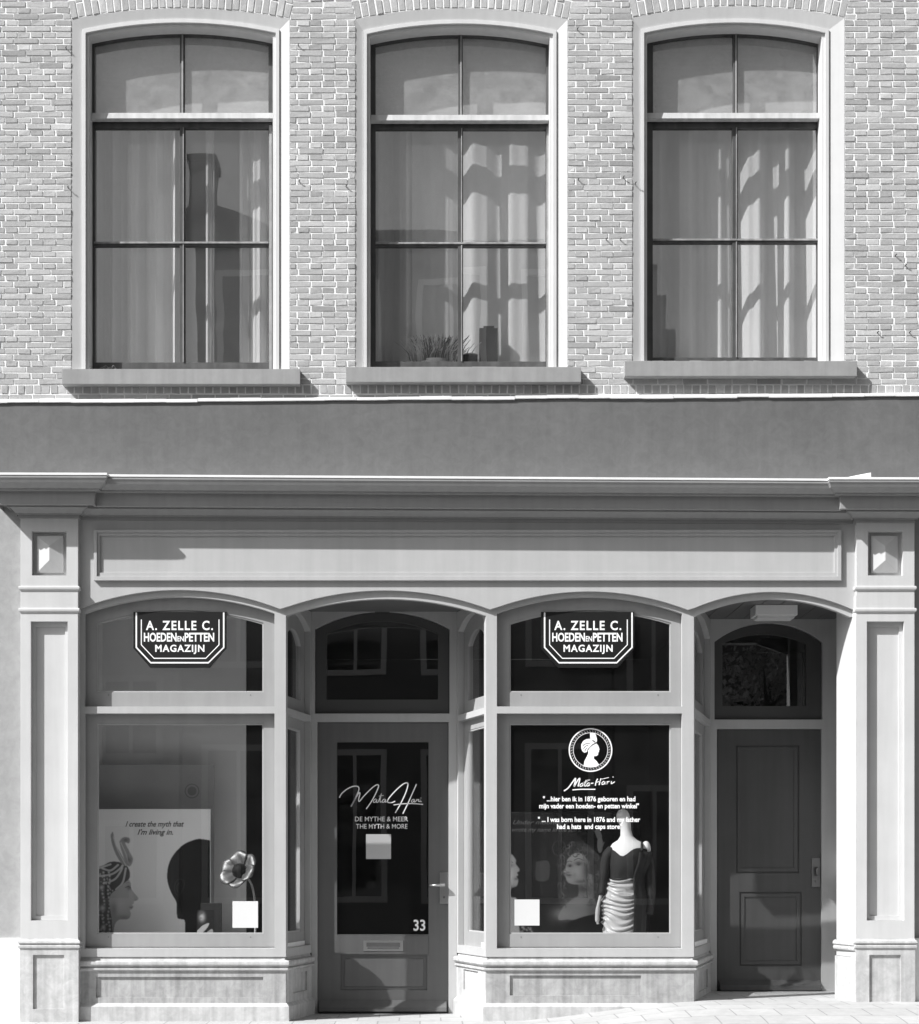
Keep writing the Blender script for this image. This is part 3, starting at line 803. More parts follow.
# stone bases of the bays
def base(path, panels, name, mats):
    bm = bmesh.new()
    sweep(bm, path, [(-.01, Z(956.8)), (-.012, Z(957.2)), (-.004, Z(960)), (.026, Z(960.8)), (.030, Z(962)), (.030, Z(964.5)), (.022, Z(965.8)), (.004, Z(966.8)), (.004, Z(967.6)), (.020, Z(968.2)), (.020, Z(969.8)), (.004, Z(971)), (.0035, Z(972))])
    sweep(bm, path, [(.004, Z(1003)), (.030, Z(1006.5)), (.032, -.3)])
    o = obj(name, bm, mats[1], house)
    for i in range(len(path) - 1):
        A, B = Vector((*path[i], 0)), Vector((*path[i + 1], 0)); d = B - A; L = d.length; d.normalize(); nn = Vector((-d.y, d.x, 0))
        mx = Matrix(((d.x, nn.x, 0, A.x), (d.y, nn.y, 0, A.y), (0, 0, 1, 0), (0, 0, 0, 1)))
        p = panels[i]
        bm = bmesh.new()
        plate(bm, rect(.0, L, Z(1004), Z(971.5)), [rect(p[0] * L, p[1] * L, Z(p[3]), Z(p[2]))], -.004, .009, mx)
        box(bm, .0, L, .0092, .05, -.2, Z(958.5), mx)
        obj('stone_panel', bm, mats[0] if i == panels[-1] else mats[1], o)
base([(X(78.5), 0), A1, B1], [(.085, .89, 977, 997.5), (.25, .8, 975, 995), 0], 'bay_plinth', (M['stone'], M['stonel']))
base([B2, A2, A3, B3], [(.25, .75, 973, 994), (.115, .745, 975.5, 995.5), (.25, .8, 975, 995), 1], 'bay_plinth', (M['stone'], M['stonel']))
bm = bmesh.new(); box(bm, X(70, .95), X(246, .95), .95, .99, Z(950), Z(592)); box(bm, X(79), X(284), .06, .949, Z(600), Z(597)); box(bm, X(79) - .04, X(79) - .003, .06, .949, Z(949), Z(600) - .001)
obj('bounce_lining', bm, paint('pale_bounce_lining', .74, .85, .06, 2, .1, edge=0), house)  # pale back, ceiling and side added to bounce light onto the poster
# display shelves inside the bays
bm = bmesh.new(); prism(bm, [(X(79), .06), (X(284), .06), (X(309, R1), R1 + .15), (X(79), R1 + .3)], Z(949), Z(944)); obj('display_shelf', bm, M['shelf'], house)
bm = bmesh.new(); prism(bm, [(X(488), .06), (X(692), .06), (X(707, R2), R2 - .02), (X(460, R1), R1 + .3)], Z(949), Z(944)); obj('display_shelf', bm, M['shelf'], house)

# ---- shop door
def door_wall(r, xa, xb, dl, dr, dtop, dbot, fb, fs, fc, name):
    bm = bmesh.new()
    plate(bm, rect(X(xa, r), X(xb, r), -.3, Z(596)), [rect(X(dl, r), X(dr, r), Z(dbot, r), Z(dtop, r)), arched(X(dl - 2.5, r), X(dr + 1, r), Z(fb, r), Z(fs, r), Z(fc, r))], r, r + .09)
    return obj(name, bm, M['front'], house)
def fanlight(r, l, rgt, b, s, c, gl, gr, gb, gs, gc, parent):
    y = r + .03
    bm = bmesh.new()
    plate(bm, arched(X(l, r), X(rgt, r), Z(b, r), Z(s, r), Z(c, r)), [arched(X(gl, y), X(gr, y), Z(gb, y), Z(gs, y), Z(gc, y))], y, y + .045)
    f = obj('fanlight', bm, M['darksash'], parent)
    bm = bmesh.new(); plate(bm, arched(X(gl - 2, y), X(gr + 2, y), Z(gb + 2, y), Z(gs - 2, y), Z(gc - 2, y)), [], y + .02, y + .026)
    pane_obj(bm, M['g_door'], f)
    return f
dw = door_wall(R1, 311.5, 457, 317.5, 448.5, 722, 1016, 713.5, 629, 611.5, 'entrance_frame')
fanlight(R1, 315.5, 449, 713, 629.5, 612, 326.5, 438, 699.5, 634, 621, dw)
r = R1 + .02
dX = lambda px: X(px, r); dZ = lambda py: Z(py, r)
bm = bmesh.new()
plate(bm, rect(dX(318), dX(448), dZ(1015), dZ(722.5)), [rect(dX(337), dX(428.5), dZ(934.5), dZ(742)), rect(dX(341), dX(427), dZ(990), dZ(955.5))], r, r + .045)
shop_door = obj('shop_door', bm, M['door'], house)
bm = bmesh.new()
plate(bm, rect(dX(341) + .0005, dX(427) - .0005, dZ(990) + .0005, dZ(955.5) - .0005), [], r + .013, r + .040)
plate(bm, rect(dX(344.5), dX(423.5), dZ(986.5), dZ(959)), [], r + .004, r + .0128)
obj('door_panel', bm, M['door'], shop_door)
bm = bmesh.new()
plate(bm, rect(dX(340), dX(428.4), dZ(954), dZ(936)), [], r - .006, r + .0005)
obj('kick_board', bm, M['door'], shop_door)
bm = bmesh.new()
hexa(bm, [(dX(319.5), r - .055, dZ(1011)), (dX(446.5), r - .055, dZ(1011)), (dX(446.5), r - .05, dZ(1007)), (dX(319.5), r - .05, dZ(1007)), (dX(319.5), r - .0005, dZ(1012)), (dX(446.5), r - .0005, dZ(1012)), (dX(446.5), r - .0005, dZ(1000)), (dX(319.5), r - .0005, dZ(1000))])
obj('weather_bar', bm, M['door'], shop_door)
bm = bmesh.new(); plate(bm, rect(dX(335), dX(430), dZ(936.4), dZ(740)), [], r + .02, r + .026); pane_obj(bm, M['g_door'], shop_door)
bm = bmesh.new()                                         # letter plate with its flap
plate(bm, rect(dX(363.5), dX(403), dZ(951), dZ(940.5)), [], r - .010, r - .0062)
lp = obj('letter_plate', bm, M['chrome'], shop_door)
bm = bmesh.new(); tube(bm, [(dX(367.5), r - .012, dZ(947.6)), (dX(399), r - .012, dZ(947.6))], .008, 8); plate(bm, rect(dX(366.5), dX(400), dZ(947), dZ(942.8)), [], r - .014, r - .0101)
obj('letter_flap', bm, M['darkmetal'], lp)
def handle(parent, px, y0, y1, lx, r, mat, lever=True):
    bm = bmesh.new()
    plate(bm, rect(X(px - 4.2, r), X(px + 4.2, r), Z(y1, r), Z(y0, r)), [], r - .012, r - .0005)
    h = obj('door_handle', bm, mat, parent)
    bm = bmesh.new(); zz_ = Z(y0 + (y1 - y0) * .40, r); x = X(px, r)
    tube(bm, [(x, r - .012, zz_), (x, r - .055, zz_)], .009, 10)
    if lever: tube(bm, [(x + .006, r - .055, zz_), (X(lx, r), r - .06, zz_ - .004)], [.011, .0085], 10)
    else: tube(bm, [(x, r - .052, zz_ + .02), (x, r - .052, zz_ - .05)], [.012, .010], 10)
    obj('lever', bm, mat, h, True)
    bm = bmesh.new(); zz_ = Z(y0 + (y1 - y0) * .8, r); tube(bm, [(x, r - .0125, zz_), (x, r - .02, zz_)], .009, 10)
    obj('lock_cylinder', bm, M['darkmetal'], h)
handle(shop_door, 444, 872.5, 903.5, 429.5, r, M['chrome'])
bm = bmesh.new(); lettering(bm, '33', 413.5, 425.3, 930.5, 10.5, r + .0185, bold=.018); flat_obj('house_number', bm, M['white'], shop_door)
y = r + .0185
bm = bmesh.new()
PS = lambda pts, sc, ox, oy: [PT(ox + a / sc, oy + b / sc, y) for a, b in pts]
S = lambda pts, w=.0085: ribbon(bm, PS(pts, 8.35, 330, 770), w, y)
S([(78, 232), (95, 200), (130, 168), (170, 145), (205, 135), (235, 140), (241, 165), (222, 212), (198, 262), (175, 305)])
S([(180, 300), (215, 235), (243, 190), (250, 200), (240, 240), (245, 262), (285, 215), (345, 155), (385, 126), (405, 128), (400, 155), (370, 220), (335, 280), (302, 325)])
S([(385, 240), (368, 250), (362, 268), (378, 268), (392, 245), (388, 268), (400, 268), (415, 235), (430, 195), (418, 250), (420, 268), (432, 264)], .006)
S([(408, 218), (448, 212)], .005)
S([(458, 242), (442, 250), (436, 267), (450, 268), (465, 245), (462, 268), (474, 264)], .006)
S([(545, 260), (515, 272), (482, 268), (490, 238), (540, 180), (600, 125), (635, 108), (651, 120), (632, 190), (590, 280), (545, 358)])
S([(722, 118), (690, 190), (650, 280), (608, 365)])
S([(530, 292), (600, 283), (680, 281), (778, 286)], .006)
S([(700, 243), (684, 252), (680, 267), (694, 267), (706, 245), (703, 267), (716, 262), (726, 243), (727, 252), (742, 245), (738, 262), (750, 262), (756, 247), (754, 265), (766, 262)], .006)
S([(758, 232), (761, 236)], .007)
flat_obj('handwritten_name', bm, M['white'], shop_door, 'white handwritten name on the door glass')
bm = bmesh.new()
lettering(bm, 'DE MYTHE & MEER', 355, 408, 821.3, 4.6, y, bold=.004); flat_obj('lettering', bm, M['white'], shop_door)
bm = bmesh.new(); lettering(bm, 'THE MYTH & MORE', 356, 407.5, 828.6, 4.6, y, bold=.004)
flat_obj('lettering', bm, M['white'], shop_door)
bm = bmesh.new(); plate(bm, rect(X(366, y), X(391, y), Z(859, y), Z(834.2, y)), [], y - .0008, y + .0006); under(obj('sticker', bm, M['greyv'], None), shop_door)
bm = bmesh.new(); box(bm, X(306, R1), X(462, R1), R1 - .12, R1 + .12, -.25, Z(1016.5, R1)); obj('door_step', bm, M['step'], house)

# ---- street door on the right
dw2 = door_wall(R2, 710.3, 845, 717, 821.5, 729, 995, 719.5, 642, 623, 'doorway_frame')
fanlight(R2, 713, 822, 719, 642.5, 623.5, 722.5, 806, 706, 644, 634.5, dw2)
r2 = R2 + .02
eX = lambda px: X(px, r2); eZ = lambda py: Z(py, r2)
bm = bmesh.new()
plate(bm, rect(eX(717.5), eX(821), eZ(994), eZ(729.5)), [rect(eX(736), eX(799), eZ(873), eZ(745.5)), rect(eX(739.5), eX(801.5), eZ(966), eZ(892))], r2, r2 + .045)
street_door = obj('street_door', bm, M['door2'], house)
for (a, b, c, d) in ((736, 799, 873, 745.5), (739.5, 801.5, 966, 892)):
    bm = bmesh.new()
    plate(bm, rect(eX(a) + .0005, eX(b) - .0005, eZ(c) + .0005, eZ(d) - .0005), [], r2 + .010, r2 + .04)
    plate(bm, rect(eX(a + 1.5), eX(b - 1.5), eZ(c - 1.5), eZ(d + 1.5)), [rect(eX(a + 5), eX(b - 5), eZ(c - 5), eZ(d + 5))], r2 + .003, r2 + .0098)
    obj('door_panel', bm, M['door2'], street_door)
bm = bmesh.new()
hexa(bm, [(eX(719), r2 - .06, eZ(990)), (eX(820), r2 - .06, eZ(990)), (eX(820), r2 - .055, eZ(985)), (eX(719), r2 - .055, eZ(985)), (eX(719), r2 - .0005, eZ(991)), (eX(820), r2 - .0005, eZ(991)), (eX(820), r2 - .0005, eZ(980)), (eX(719), r2 - .0005, eZ(980))])
obj('weather_bar', bm, M['door2'], street_door)
handle(street_door, 815.5, 858, 887, 810, r2, M['darkmetal'], False)
bm = bmesh.new(); box(bm, X(705, R2), X(842, R2), R2 - .25, R2 + .12, -.25, Z(996, R2)); obj('door_step', bm, M['step'], house)

# ---- interior backdrop of the left bay: grey board with a rosette
bm = bmesh.new(); yb = .78
box(bm, X(70, yb), X(214, yb), yb, yb + .02, Z(946, yb), Z(765, yb))
backdrop = obj('backdrop_board', bm, paint('grey_backdrop', .36, .8, .12, 3, .1, edge=0)); tag(backdrop, 'grey backdrop board with a faint rosette behind the white poster', 'board')
bm = bmesh.new(); cx, cz = PT(192, 791, yb - .002)
disc(bm, cx, cz, .048, .056, yb - .002); disc(bm, cx, cz, 0, .034, yb - .0015)
flat_obj('faint_print', bm, paint('faint_grey_print', .24, .8, .02, 5, 0, edge=0), backdrop)

# ------------------------------------------------------------------ hanging signs
def sign(dx, label):
    y = .028
    P = lambda pts: [PT(a + dx, b, y) for a, b in pts]
    rt = empty('shop_sign', (X(179.5 + dx), y, Z(668)), label, 'sign', 'black eight-sided hanging signs')
    bm = bmesh.new(); plate(bm, P([(133, 611.5), (133, 648), (150, 667.5), (209.5, 667.5), (226.3, 648), (226.3, 611.5)]), [], .0462, .0545)
    under(obj('sign_board', bm, M['black']), rt)
    bm = bmesh.new(); y = .0458
    ribbon(bm, P([(136.3, 612.5), (136.3, 647.4), (150.7, 662.7), (208.4, 662.7), (223.7, 647.4), (223.7, 612.5)]), .0105, y, curved=False)
    ribbon(bm, P([(141.3, 619.5), (141.3, 644.8), (154, 658.3), (205.8, 658.3), (219, 644.8), (219, 619.5)]), .0070, y, curved=False)
    flat_obj('border_lines', bm, M['white'], rt)
    bm = bmesh.new()
    lettering(bm, 'A. ZELLE C.', 145.9 + dx, 213 + dx, 629.8, 8.7, y, bold=.022, space=1.2)
    lettering(bm, 'HOEDEN', 143.9 + dx, 176.6 + dx, 641.3, 8.2, y, bold=.028)
    lettering(bm, 'EN', 177.4 + dx, 183.8 + dx, 641.3, 5.0, y, bold=.02)
    lettering(bm, 'PETTEN', 184.6 + dx, 214.2 + dx, 641.3, 8.2, y, bold=.028)
    lettering(bm, 'MAGAZIJN', 155.2 + dx, 204.4 + dx, 651.6, 6.6, y, bold=.024, space=1.15)
    flat_obj('lettering', bm, M['white'], rt)
sign(0, 'black eight-sided sign above the window with the woman profile poster')
sign(408.3, 'black eight-sided sign above the window with the white roundel')

# ------------------------------------------------------------------ lettering on the right shop window
y = YG
bm = bmesh.new()
cx, cz = PT(590.5, 750, y)
disc(bm, cx, cz, .148, .157, y); disc(bm, cx, cz, .122, .1255, y)
for k in range(44):
    t = 2 * math.pi * k / 44
    ribbon(bm, [(cx + .130 * math.cos(t), cz + .130 * math.sin(t)), (cx + .143 * math.cos(t + .05), cz + .143 * math.sin(t + .05))], .0028, y, curved=False)
E = lambda pts: [PT(530 + a / 7.07, 720 + b / 7.07, y) for a, b in pts]
plate(bm, E([(378, 328), (385, 290), (402, 258), (412, 236), (410, 215), (425, 195), (445, 178), (470, 166), (482, 180), (492, 208), (486, 214), (488, 224), (482, 232), (482, 246), (470, 254), (452, 256), (452, 274), (470, 290), (490, 318), (470, 330), (430, 336)]), [], y - .0003, y + .0003)
plate(bm, E([(362, 200), (362, 172), (374, 150), (396, 136), (424, 132), (450, 144), (468, 158), (440, 172), (424, 190), (408, 206), (402, 226), (384, 232), (370, 220)]), [], y - .0003, y + .0003)
plate(bm, E([(424, 92), (446, 94), (458, 90), (468, 112), (474, 140), (472, 156), (456, 160), (440, 146), (426, 130)]), [], y - .0003, y + .0003)
flat_obj('portrait_roundel', bm, M['white'], winR, 'white roundel with the bust of a woman in profile')
bm = bmesh.new()
for pts in ([(372, 182), (395, 168), (425, 164)], [(378, 204), (392, 186), (412, 178)], [(386, 222), (396, 204), (404, 200)]): ribbon(bm, E(pts), .004, y - .0008)
flat_obj('hair_lines', bm, M['ink'], winR)
bm = bmesh.new()
T = lambda pts, w=.006: ribbon(bm, E(pts), w, y)
T([(240, 502), (270, 480), (300, 440), (322, 412), (318, 440), (312, 470), (335, 430), (352, 412), (346, 445), (340, 470)], .0085)
T([(372, 446), (356, 456), (354, 468), (368, 466), (376, 448), (374, 468)]); T([(398, 424), (388, 450), (388, 468), (396, 464)]); T([(380, 440), (408, 436)], .004)
T([(418, 442), (404, 452), (402, 465), (414, 464), (422, 446), (420, 466)]); T([(404, 426), (424, 424)], .004)
T([(300, 494), (360, 490), (462, 490)], .007); T([(430, 448), (448, 446)], .007)
T([(478, 415), (466, 440), (462, 464)], .008); T([(502, 412), (494, 440), (488, 460)], .008); T([(466, 442), (500, 432)], .006)
T([(524, 432), (510, 442), (510, 456), (522, 452), (530, 436), (530, 456)]); T([(508, 418), (558, 406)], .004)
T([(546, 432), (544, 454), (550, 438), (562, 434)]); T([(576, 432), (574, 450), (584, 446), (600, 436)]); T([(584, 404), (590, 402)], .006)
flat_obj('signature', bm, M['white'], winR)
bm = bmesh.new()
lettering(bm, '" ...hier ben ik in 1876 geboren en had', 543, 635.4, 801.2, 4.6, y, bold=.026)
flat_obj('lettering', bm, M['white'], winR)
bm = bmesh.new()
lettering(bm, 'mijn vader een hoeden- en petten winkel"', 539.2, 639, 808.2, 4.6, y, bold=.026)
flat_obj('lettering', bm, M['white'], winR)
bm = bmesh.new()
lettering(bm, '" ... I was born here in 1876 and my father', 538, 640.2, 821.8, 4.6, y, bold=.026)
flat_obj('lettering', bm, M['white'], winR)
bm = bmesh.new()
lettering(bm, 'had a hats  and caps store"', 557, 622, 828.8, 4.6, y, bold=.026)
flat_obj('lettering', bm, M['white'], winR)
bm = bmesh.new(); plate(bm, rect(X(514.5, y), X(539.5, y), Z(925.5, y), Z(899.5, y)), [], y - .0008, y + .0006); under(obj('sticker', bm, M['sticker']), winR)
bm = bmesh.new(); plate(bm, rect(X(232.5, y), X(258, y), Z(927.8, y), Z(901.2, y)), [], y - .0008, y + .0006); under(obj('sticker', bm, M['sticker']), winL)

# ------------------------------------------------------------------ printed posters (prints held as tone on a fine grid)
class Print:
    def __init__(s, x0, x1, y0, y1, step, base):
        s.b = (x0, x1, y0, y1)
        nx, ny = int((x1 - x0) / step) + 1, int((y1 - y0) / step) + 1
        s.xs = np.linspace(x0, x1, nx); s.ys = np.linspace(y0, y1, ny)
        s.X, s.Y = np.meshgrid(s.xs, s.ys); s.T = np.full(s.X.shape, base, float)
    def inside(s, poly):
        r = np.zeros(s.X.shape, bool); n = len(poly)
        for i in range(n):
            (xa, ya), (xb, yb) = poly[i], poly[(i + 1) % n]
            if ya == yb: continue
            c = ((ya > s.Y) != (yb > s.Y)) & (s.X < (xb - xa) * (s.Y - ya) / (yb - ya) + xa); r ^= c
        return r
    def soft(s, m, k):
        a = m.astype(float)
        for _ in range(k):
            a = (a + np.roll(a, 1, 0) + np.roll(a, -1, 0) + np.roll(a, 1, 1) + np.roll(a, -1, 1)) / 5
        return a
    def fill(s, poly, v, k=1, clip=None, amt=1.0):
        m = s.soft(s.inside(smooth_line(poly + poly[:1], 5)), k) * amt
        if clip is not None: m = m * clip
        s.T = s.T * (1 - m) + v * m
        return m
    def line(s, pts, w, v, amt=1.0, clip=None):
        P = smooth_line(pts, 8) if len(pts) > 2 else pts
        d = np.full(s.X.shape, 1e9)
        for (xa, ya), (xb, yb) in zip(P, P[1:]):
            L2 = (xb - xa) ** 2 + (yb - ya) ** 2 + 1e-9
            t = np.clip(((s.X - xa) * (xb - xa) + (s.Y - ya) * (yb - ya)) / L2, 0, 1)
            d = np.minimum(d, np.hypot(s.X - xa - t * (xb - xa), s.Y - ya - t * (yb - ya)))
        m = np.clip(1.3 - d / (w / 2), 0, 1) * amt
        if clip is not None: m = m * clip
        s.T = s.T * (1 - m) + v * m
    def blob(s, cx, cy, rx, ry, v, amt=1.0, clip=None, rot=0):
        c, n = math.cos(rot), math.sin(rot); dx, dy = s.X - cx, s.Y - cy
        q = ((dx * c + dy * n) / rx) ** 2 + ((-dx * n + dy * c) / ry) ** 2
        m = np.exp(-q) * amt
        if clip is not None: m = m * clip
        s.T = s.T * (1 - m) + v * m
    def mesh(s, name, y, parent):
        ny, nx = s.X.shape
        verts = [(X(a, y), y, Z(b, y)) for a, b in zip(s.X.ravel(), s.Y.ravel())]
        i = np.arange(nx * (ny - 1)).reshape(ny - 1, nx)[:, :-1].ravel()
        faces = np.stack([i, i + nx, i + nx + 1, i + 1], 1).tolist()
        return tone_mesh(name, verts, faces, np.clip(s.T, .004, .9).ravel(), M['printm'], parent)

# profile poster in the left window
yp = .54
poster = empty('window_poster', (X(150, yp), yp, Z(944, yp)), 'white poster with a jewelled woman in profile facing a black head silhouette', 'poster')
bm = bmesh.new(); box(bm, X(84, yp), X(210.5, yp), yp + .002, yp + .012, Z(944, yp), Z(809, yp)); under(obj('poster_board', bm, M['paper']), poster)
p = Print(84, 210, 809.5, 944, .42, .88)
q = lambda pts: [(90 + a / 7.31, 800 + b / 7.31) for a, b in pts]
face = p.fill(q([(130, 640), (235, 600), (285, 585), (297, 612), (300, 645), (322, 678), (352, 715), (345, 732), (320, 742), (322, 757), (308, 765), (317, 780), (304, 800), (291, 806), (298, 830), (290, 860), (262, 874), (225, 872), (200, 885), (180, 915), (170, 990), (165, 1060), (60, 1060), (60, 700)]), .50)
fm = face > .5
sc = 1 / 7.31
for (a, b, rx, ry, v, am) in ((215, 780, 55, 60, .66, .8), (290, 640, 22, 20, .12, .8), (300, 785, 12, 6, .14, .8), (250, 860, 50, 18, .24, .7), (180, 940, 26, 60, .30, .7), (335, 728, 12, 10, .25, .6), (262, 700, 25, 30, .5, .6), (175, 800, 22, 60, .25, .6)):
    p.blob(90 + a * sc, 800 + b * sc, rx * sc, ry * sc, v, am, fm)
p.line(q([(258, 640), (280, 632), (300, 642)]), .7, .06, .9); p.line(q([(262, 608), (285, 604), (298, 612)]), .6, .1, .7)
hd = p.fill(q([(-40, 520), (90, 480), (150, 452), (220, 455), (268, 480), (292, 530), (286, 575), (240, 615), (195, 655), (152, 690), (142, 750), (152, 830), (160, 900), (150, 1060), (-40, 1060)]), .12)
hm = hd > .5
for pts in ([(90, 500), (150, 515), (205, 475)], [(30, 560), (150, 545), (210, 510), (240, 478)], [(100, 608), (180, 580), (228, 515), (238, 478)], [(190, 655), (240, 600), (262, 500)], [(20, 510), (90, 490), (150, 470)]):
    p.line(q(pts), 2.0, .85, .95, hm); p.line(q(pts), .7, .3, .6, hm)
for _ in range(120):
    a, b = random.uniform(-30, 165), random.uniform(480, 1050)
    p.blob(90 + a * sc, 800 + b * sc, .7, .7, random.choice((.6, .75, .05, .1)), .8, hm)
for x_ in (98, 138, 40):
    for k in range(20): p.blob(90 + (x_ + 7 * math.sin(k * .9)) * sc, 800 + (530 + k * 26) * sc, .95, 1.1, .8, .9, hm)
for (a, b, rr) in ((85, 640, 3.4), (92, 790, 4.6), (98, 930, 3.4)):
    p.blob(90 + a * sc, 800 + b * sc, rr, rr, .08, .9, hm); p.blob(90 + a * sc, 800 + b * sc, rr * .55, rr * .6, .7, .9, hm)
p.fill(q([(150, 255), (168, 235), (185, 320), (230, 400), (268, 478), (235, 470), (190, 400), (160, 320)]), .36)
p.fill(q([(214, 300), (246, 272), (290, 280), (286, 318), (256, 312), (296, 390), (314, 430), (296, 482), (262, 470), (240, 400), (224, 350)]), .40)
p.line(q([(170, 270), (200, 360), (262, 478)]), 1.1, .75, .8); p.line(q([(226, 312), (262, 392), (280, 460)]), 1.2, .7, .8); p.blob(90 + 290 * sc, 800 + 440 * sc, 2.5, 3.5, .12, .7)
p.blob(90 + 262 * sc, 800 + 292 * sc, 3, 2, .12, .7)
sil = p.fill(q([(900, 300), (805, 284), (740, 298), (670, 335), (610, 400), (575, 470), (563, 550), (572, 620), (600, 690), (630, 745), (632, 800), (640, 862), (670, 872), (692, 884), (694, 980), (690, 1060), (920, 1060)]), .012)
sm = sil > .5
p.line(q([(640, 700), (622, 670), (620, 620), (640, 585), (672, 580), (690, 610), (676, 660), (660, 690)]), .9, .07, .6, sm); p.line(q([(640, 670), (636, 630), (652, 605)]), .8, .10, .6, sm)
p.blob(90 + 600 * sc, 800 + 560 * sc, 2, 14, .03, .6, sm); p.blob(90 + 655 * sc, 800 + 840 * sc, 2.2, 4, .045, .6, sm)
p.mesh('printed_picture', yp, poster)
bm = bmesh.new()
lettering(bm, 'I create the myth that', 125.5, 184, 826.5, 5.2, yp - .0012, shear=.38, bold=.014); lettering(bm, "I'm living in.", 137.5, 173, 834.6, 5.2, yp - .0012, shear=.38, bold=.014)
flat_obj('script_lines', bm, M['ink'], poster)

# woman poster in the right window, dark
yq = .72
poster2 = empty('window_poster', (X(560, yq), yq, Z(944, yq)), 'dark poster of a curly haired woman behind the white lettering', 'poster')
bm = bmesh.new(); box(bm, X(478, yq), X(640, yq), yq + .002, yq + .012, Z(944, yq), Z(812, yq)); under(obj('poster_board', bm, M['black']), poster2)
p = Print(478, 640, 812.2, 944, .42, .012)
f = 1 / 5.406
q = lambda pts: [(500 + a * f, 810 + b * f) for a, b in pts]
p.fill(q([(325, 300), (345, 225), (400, 182), (470, 185), (525, 235), (555, 320), (565, 430), (535, 520), (480, 480), (400, 500), (330, 525), (318, 420)]), .030, 3)
p.fill(q([(420, 370), (495, 350), (505, 460), (530, 540), (520, 640), (440, 600), (360, 592), (322, 596), (316, 570), (350, 515), (398, 478), (425, 455)]), .115, 2)
p.blob(500 + 340 * f, 810 + 560 * f, 10, 6, .15, .7); p.blob(500 + 455 * f, 810 + 425 * f, 10, 5, .03, .85); p.blob(500 + 505 * f, 810 + 540 * f, 7, 14, .05, .8); p.blob(500 + 420 * f, 810 + 500 * f, 9, 4, .14, .5)
p.fill(q([(350, 640), (380, 606), (440, 580), (520, 562), (600, 560), (620, 760), (330, 760)]), .010, 1)
skin = p.fill(q([(364, 268), (398, 236), (440, 236), (476, 280), (478, 340), (462, 382), (432, 400), (402, 402), (372, 394), (357, 374), (354, 360), (348, 352), (352, 344), (343, 334), (352, 318)]), .17, 2)
fm = np.clip(skin * 1.2, 0, 1)
for (a, b, rx, ry, v, am) in ((470, 330, 26, 70, .035, .9), (378, 300, 15, 9, .035, .9), (425, 288, 22, 11, .04, .9), (425, 296, 9, 4, .012, .9), (378, 304, 6, 3.5, .012, .9), (372, 352, 17, 5, .03, .95), (374, 362, 14, 4, .09, .6), (353, 322, 10, 14, .24, .7), (366, 338, 12, 5, .06, .7), (410, 335, 22, 20, .22, .6), (440, 388, 40, 12, .05, .8), (395, 258, 28, 12, .21, .6), (385, 382, 16, 9, .19, .6), (404, 352, 9, 16, .11, .5)):
    p.blob(500 + a * f, 810 + b * f, rx * f, ry * f, v, am, fm)
p.line(q([(362, 282), (376, 276), (388, 280)]), .75, .02, .85, fm); p.line(q([(400, 272), (424, 262), (450, 272)]), .8, .02, .85, fm)
for k in range(230):                                     # curls fall over the forehead, ear and shoulders
    a, b = random.choice(((random.uniform(318, 352), random.uniform(250, 525)), (random.uniform(462, 560), random.uniform(220, 520)), (random.uniform(345, 525), random.uniform(182, 240)), (random.uniform(465, 530), random.uniform(240, 480))))
    t0 = random.uniform(0, 6); hv = random.choice((.012, .015, .02, .03, .05, .075, .11))
    r_ = random.uniform(7, 15)
    p.line([(500 + (a + r_ * math.cos(t0 + k2 * .6)) * f, 810 + (b + 1.2 * r_ * math.sin(t0 + k2 * .6)) * f) for k2 in range(5)], random.uniform(.5, .9), hv, .75)
# the face at the left edge
s2 = p.fill(q([(-20, 235), (50, 232), (85, 268), (84, 290), (104, 318), (102, 332), (92, 338), (98, 352), (88, 360), (98, 378), (90, 410), (60, 425), (60, 470), (95, 500), (90, 760), (-60, 760), (-60, 240)]), .20, 2)
f2 = s2 > .4
for (a, b, rx, ry, v, am) in ((52, 300, 22, 10, .05, .9), (88, 372, 14, 8, .05, .85), (70, 425, 30, 20, .08, .8), (40, 350, 30, 40, .42, .6), (30, 215, 40, 12, .02, .9)):
    p.blob(500 + a * f, 810 + b * f, rx * f, ry * f, v, am, f2)
p.line(q([(20, 284), (45, 276), (70, 284)]), .8, .04, .9)
for k in range(8): p.blob(500 + (38 + random.uniform(-14, 14)) * f, 810 + (180 + 8 * k) * f, 1.1, 1.1, .35, .7)
for k in range(40): p.blob(500 + random.uniform(40, 215) * f, 810 + random.uniform(630, 700) * f, .9, .9, .16, .6)
# raised hand with a small card
p.fill(q([(510, 112), (535, 105), (552, 148), (530, 160)]), .22); p.fill(q([(528, 160), (545, 150), (556, 175), (548, 230), (530, 220), (526, 180)]), .26); p.line(q([(546, 215), (562, 175)]), 1.2, .22, .9)
p.fill(q([(545, 230), (560, 225), (600, 300), (600, 360), (560, 330)]), .02)
p.line(q([(283, 200), (300, 172), (330, 168), (352, 190), (350, 225), (320, 245), (292, 235), (283, 200)]), .7, .06, .8)
p.fill(q([(195, 280), (262, 278), (262, 374), (195, 376)]), .04, 2)
p.mesh('printed_picture', yq, poster2)
bm = bmesh.new()
lettering(bm, 'Under moonlight', 513, 569, 824.3, 4.2, yq - .0012, shear=.4, bold=.004); lettering(bm, 'I wrote my name in the stars.', 508, 581, 831.6, 4.2, yq - .0012, shear=.4, bold=.004)
flat_obj('script_lines', bm, M['dimink'], poster2)

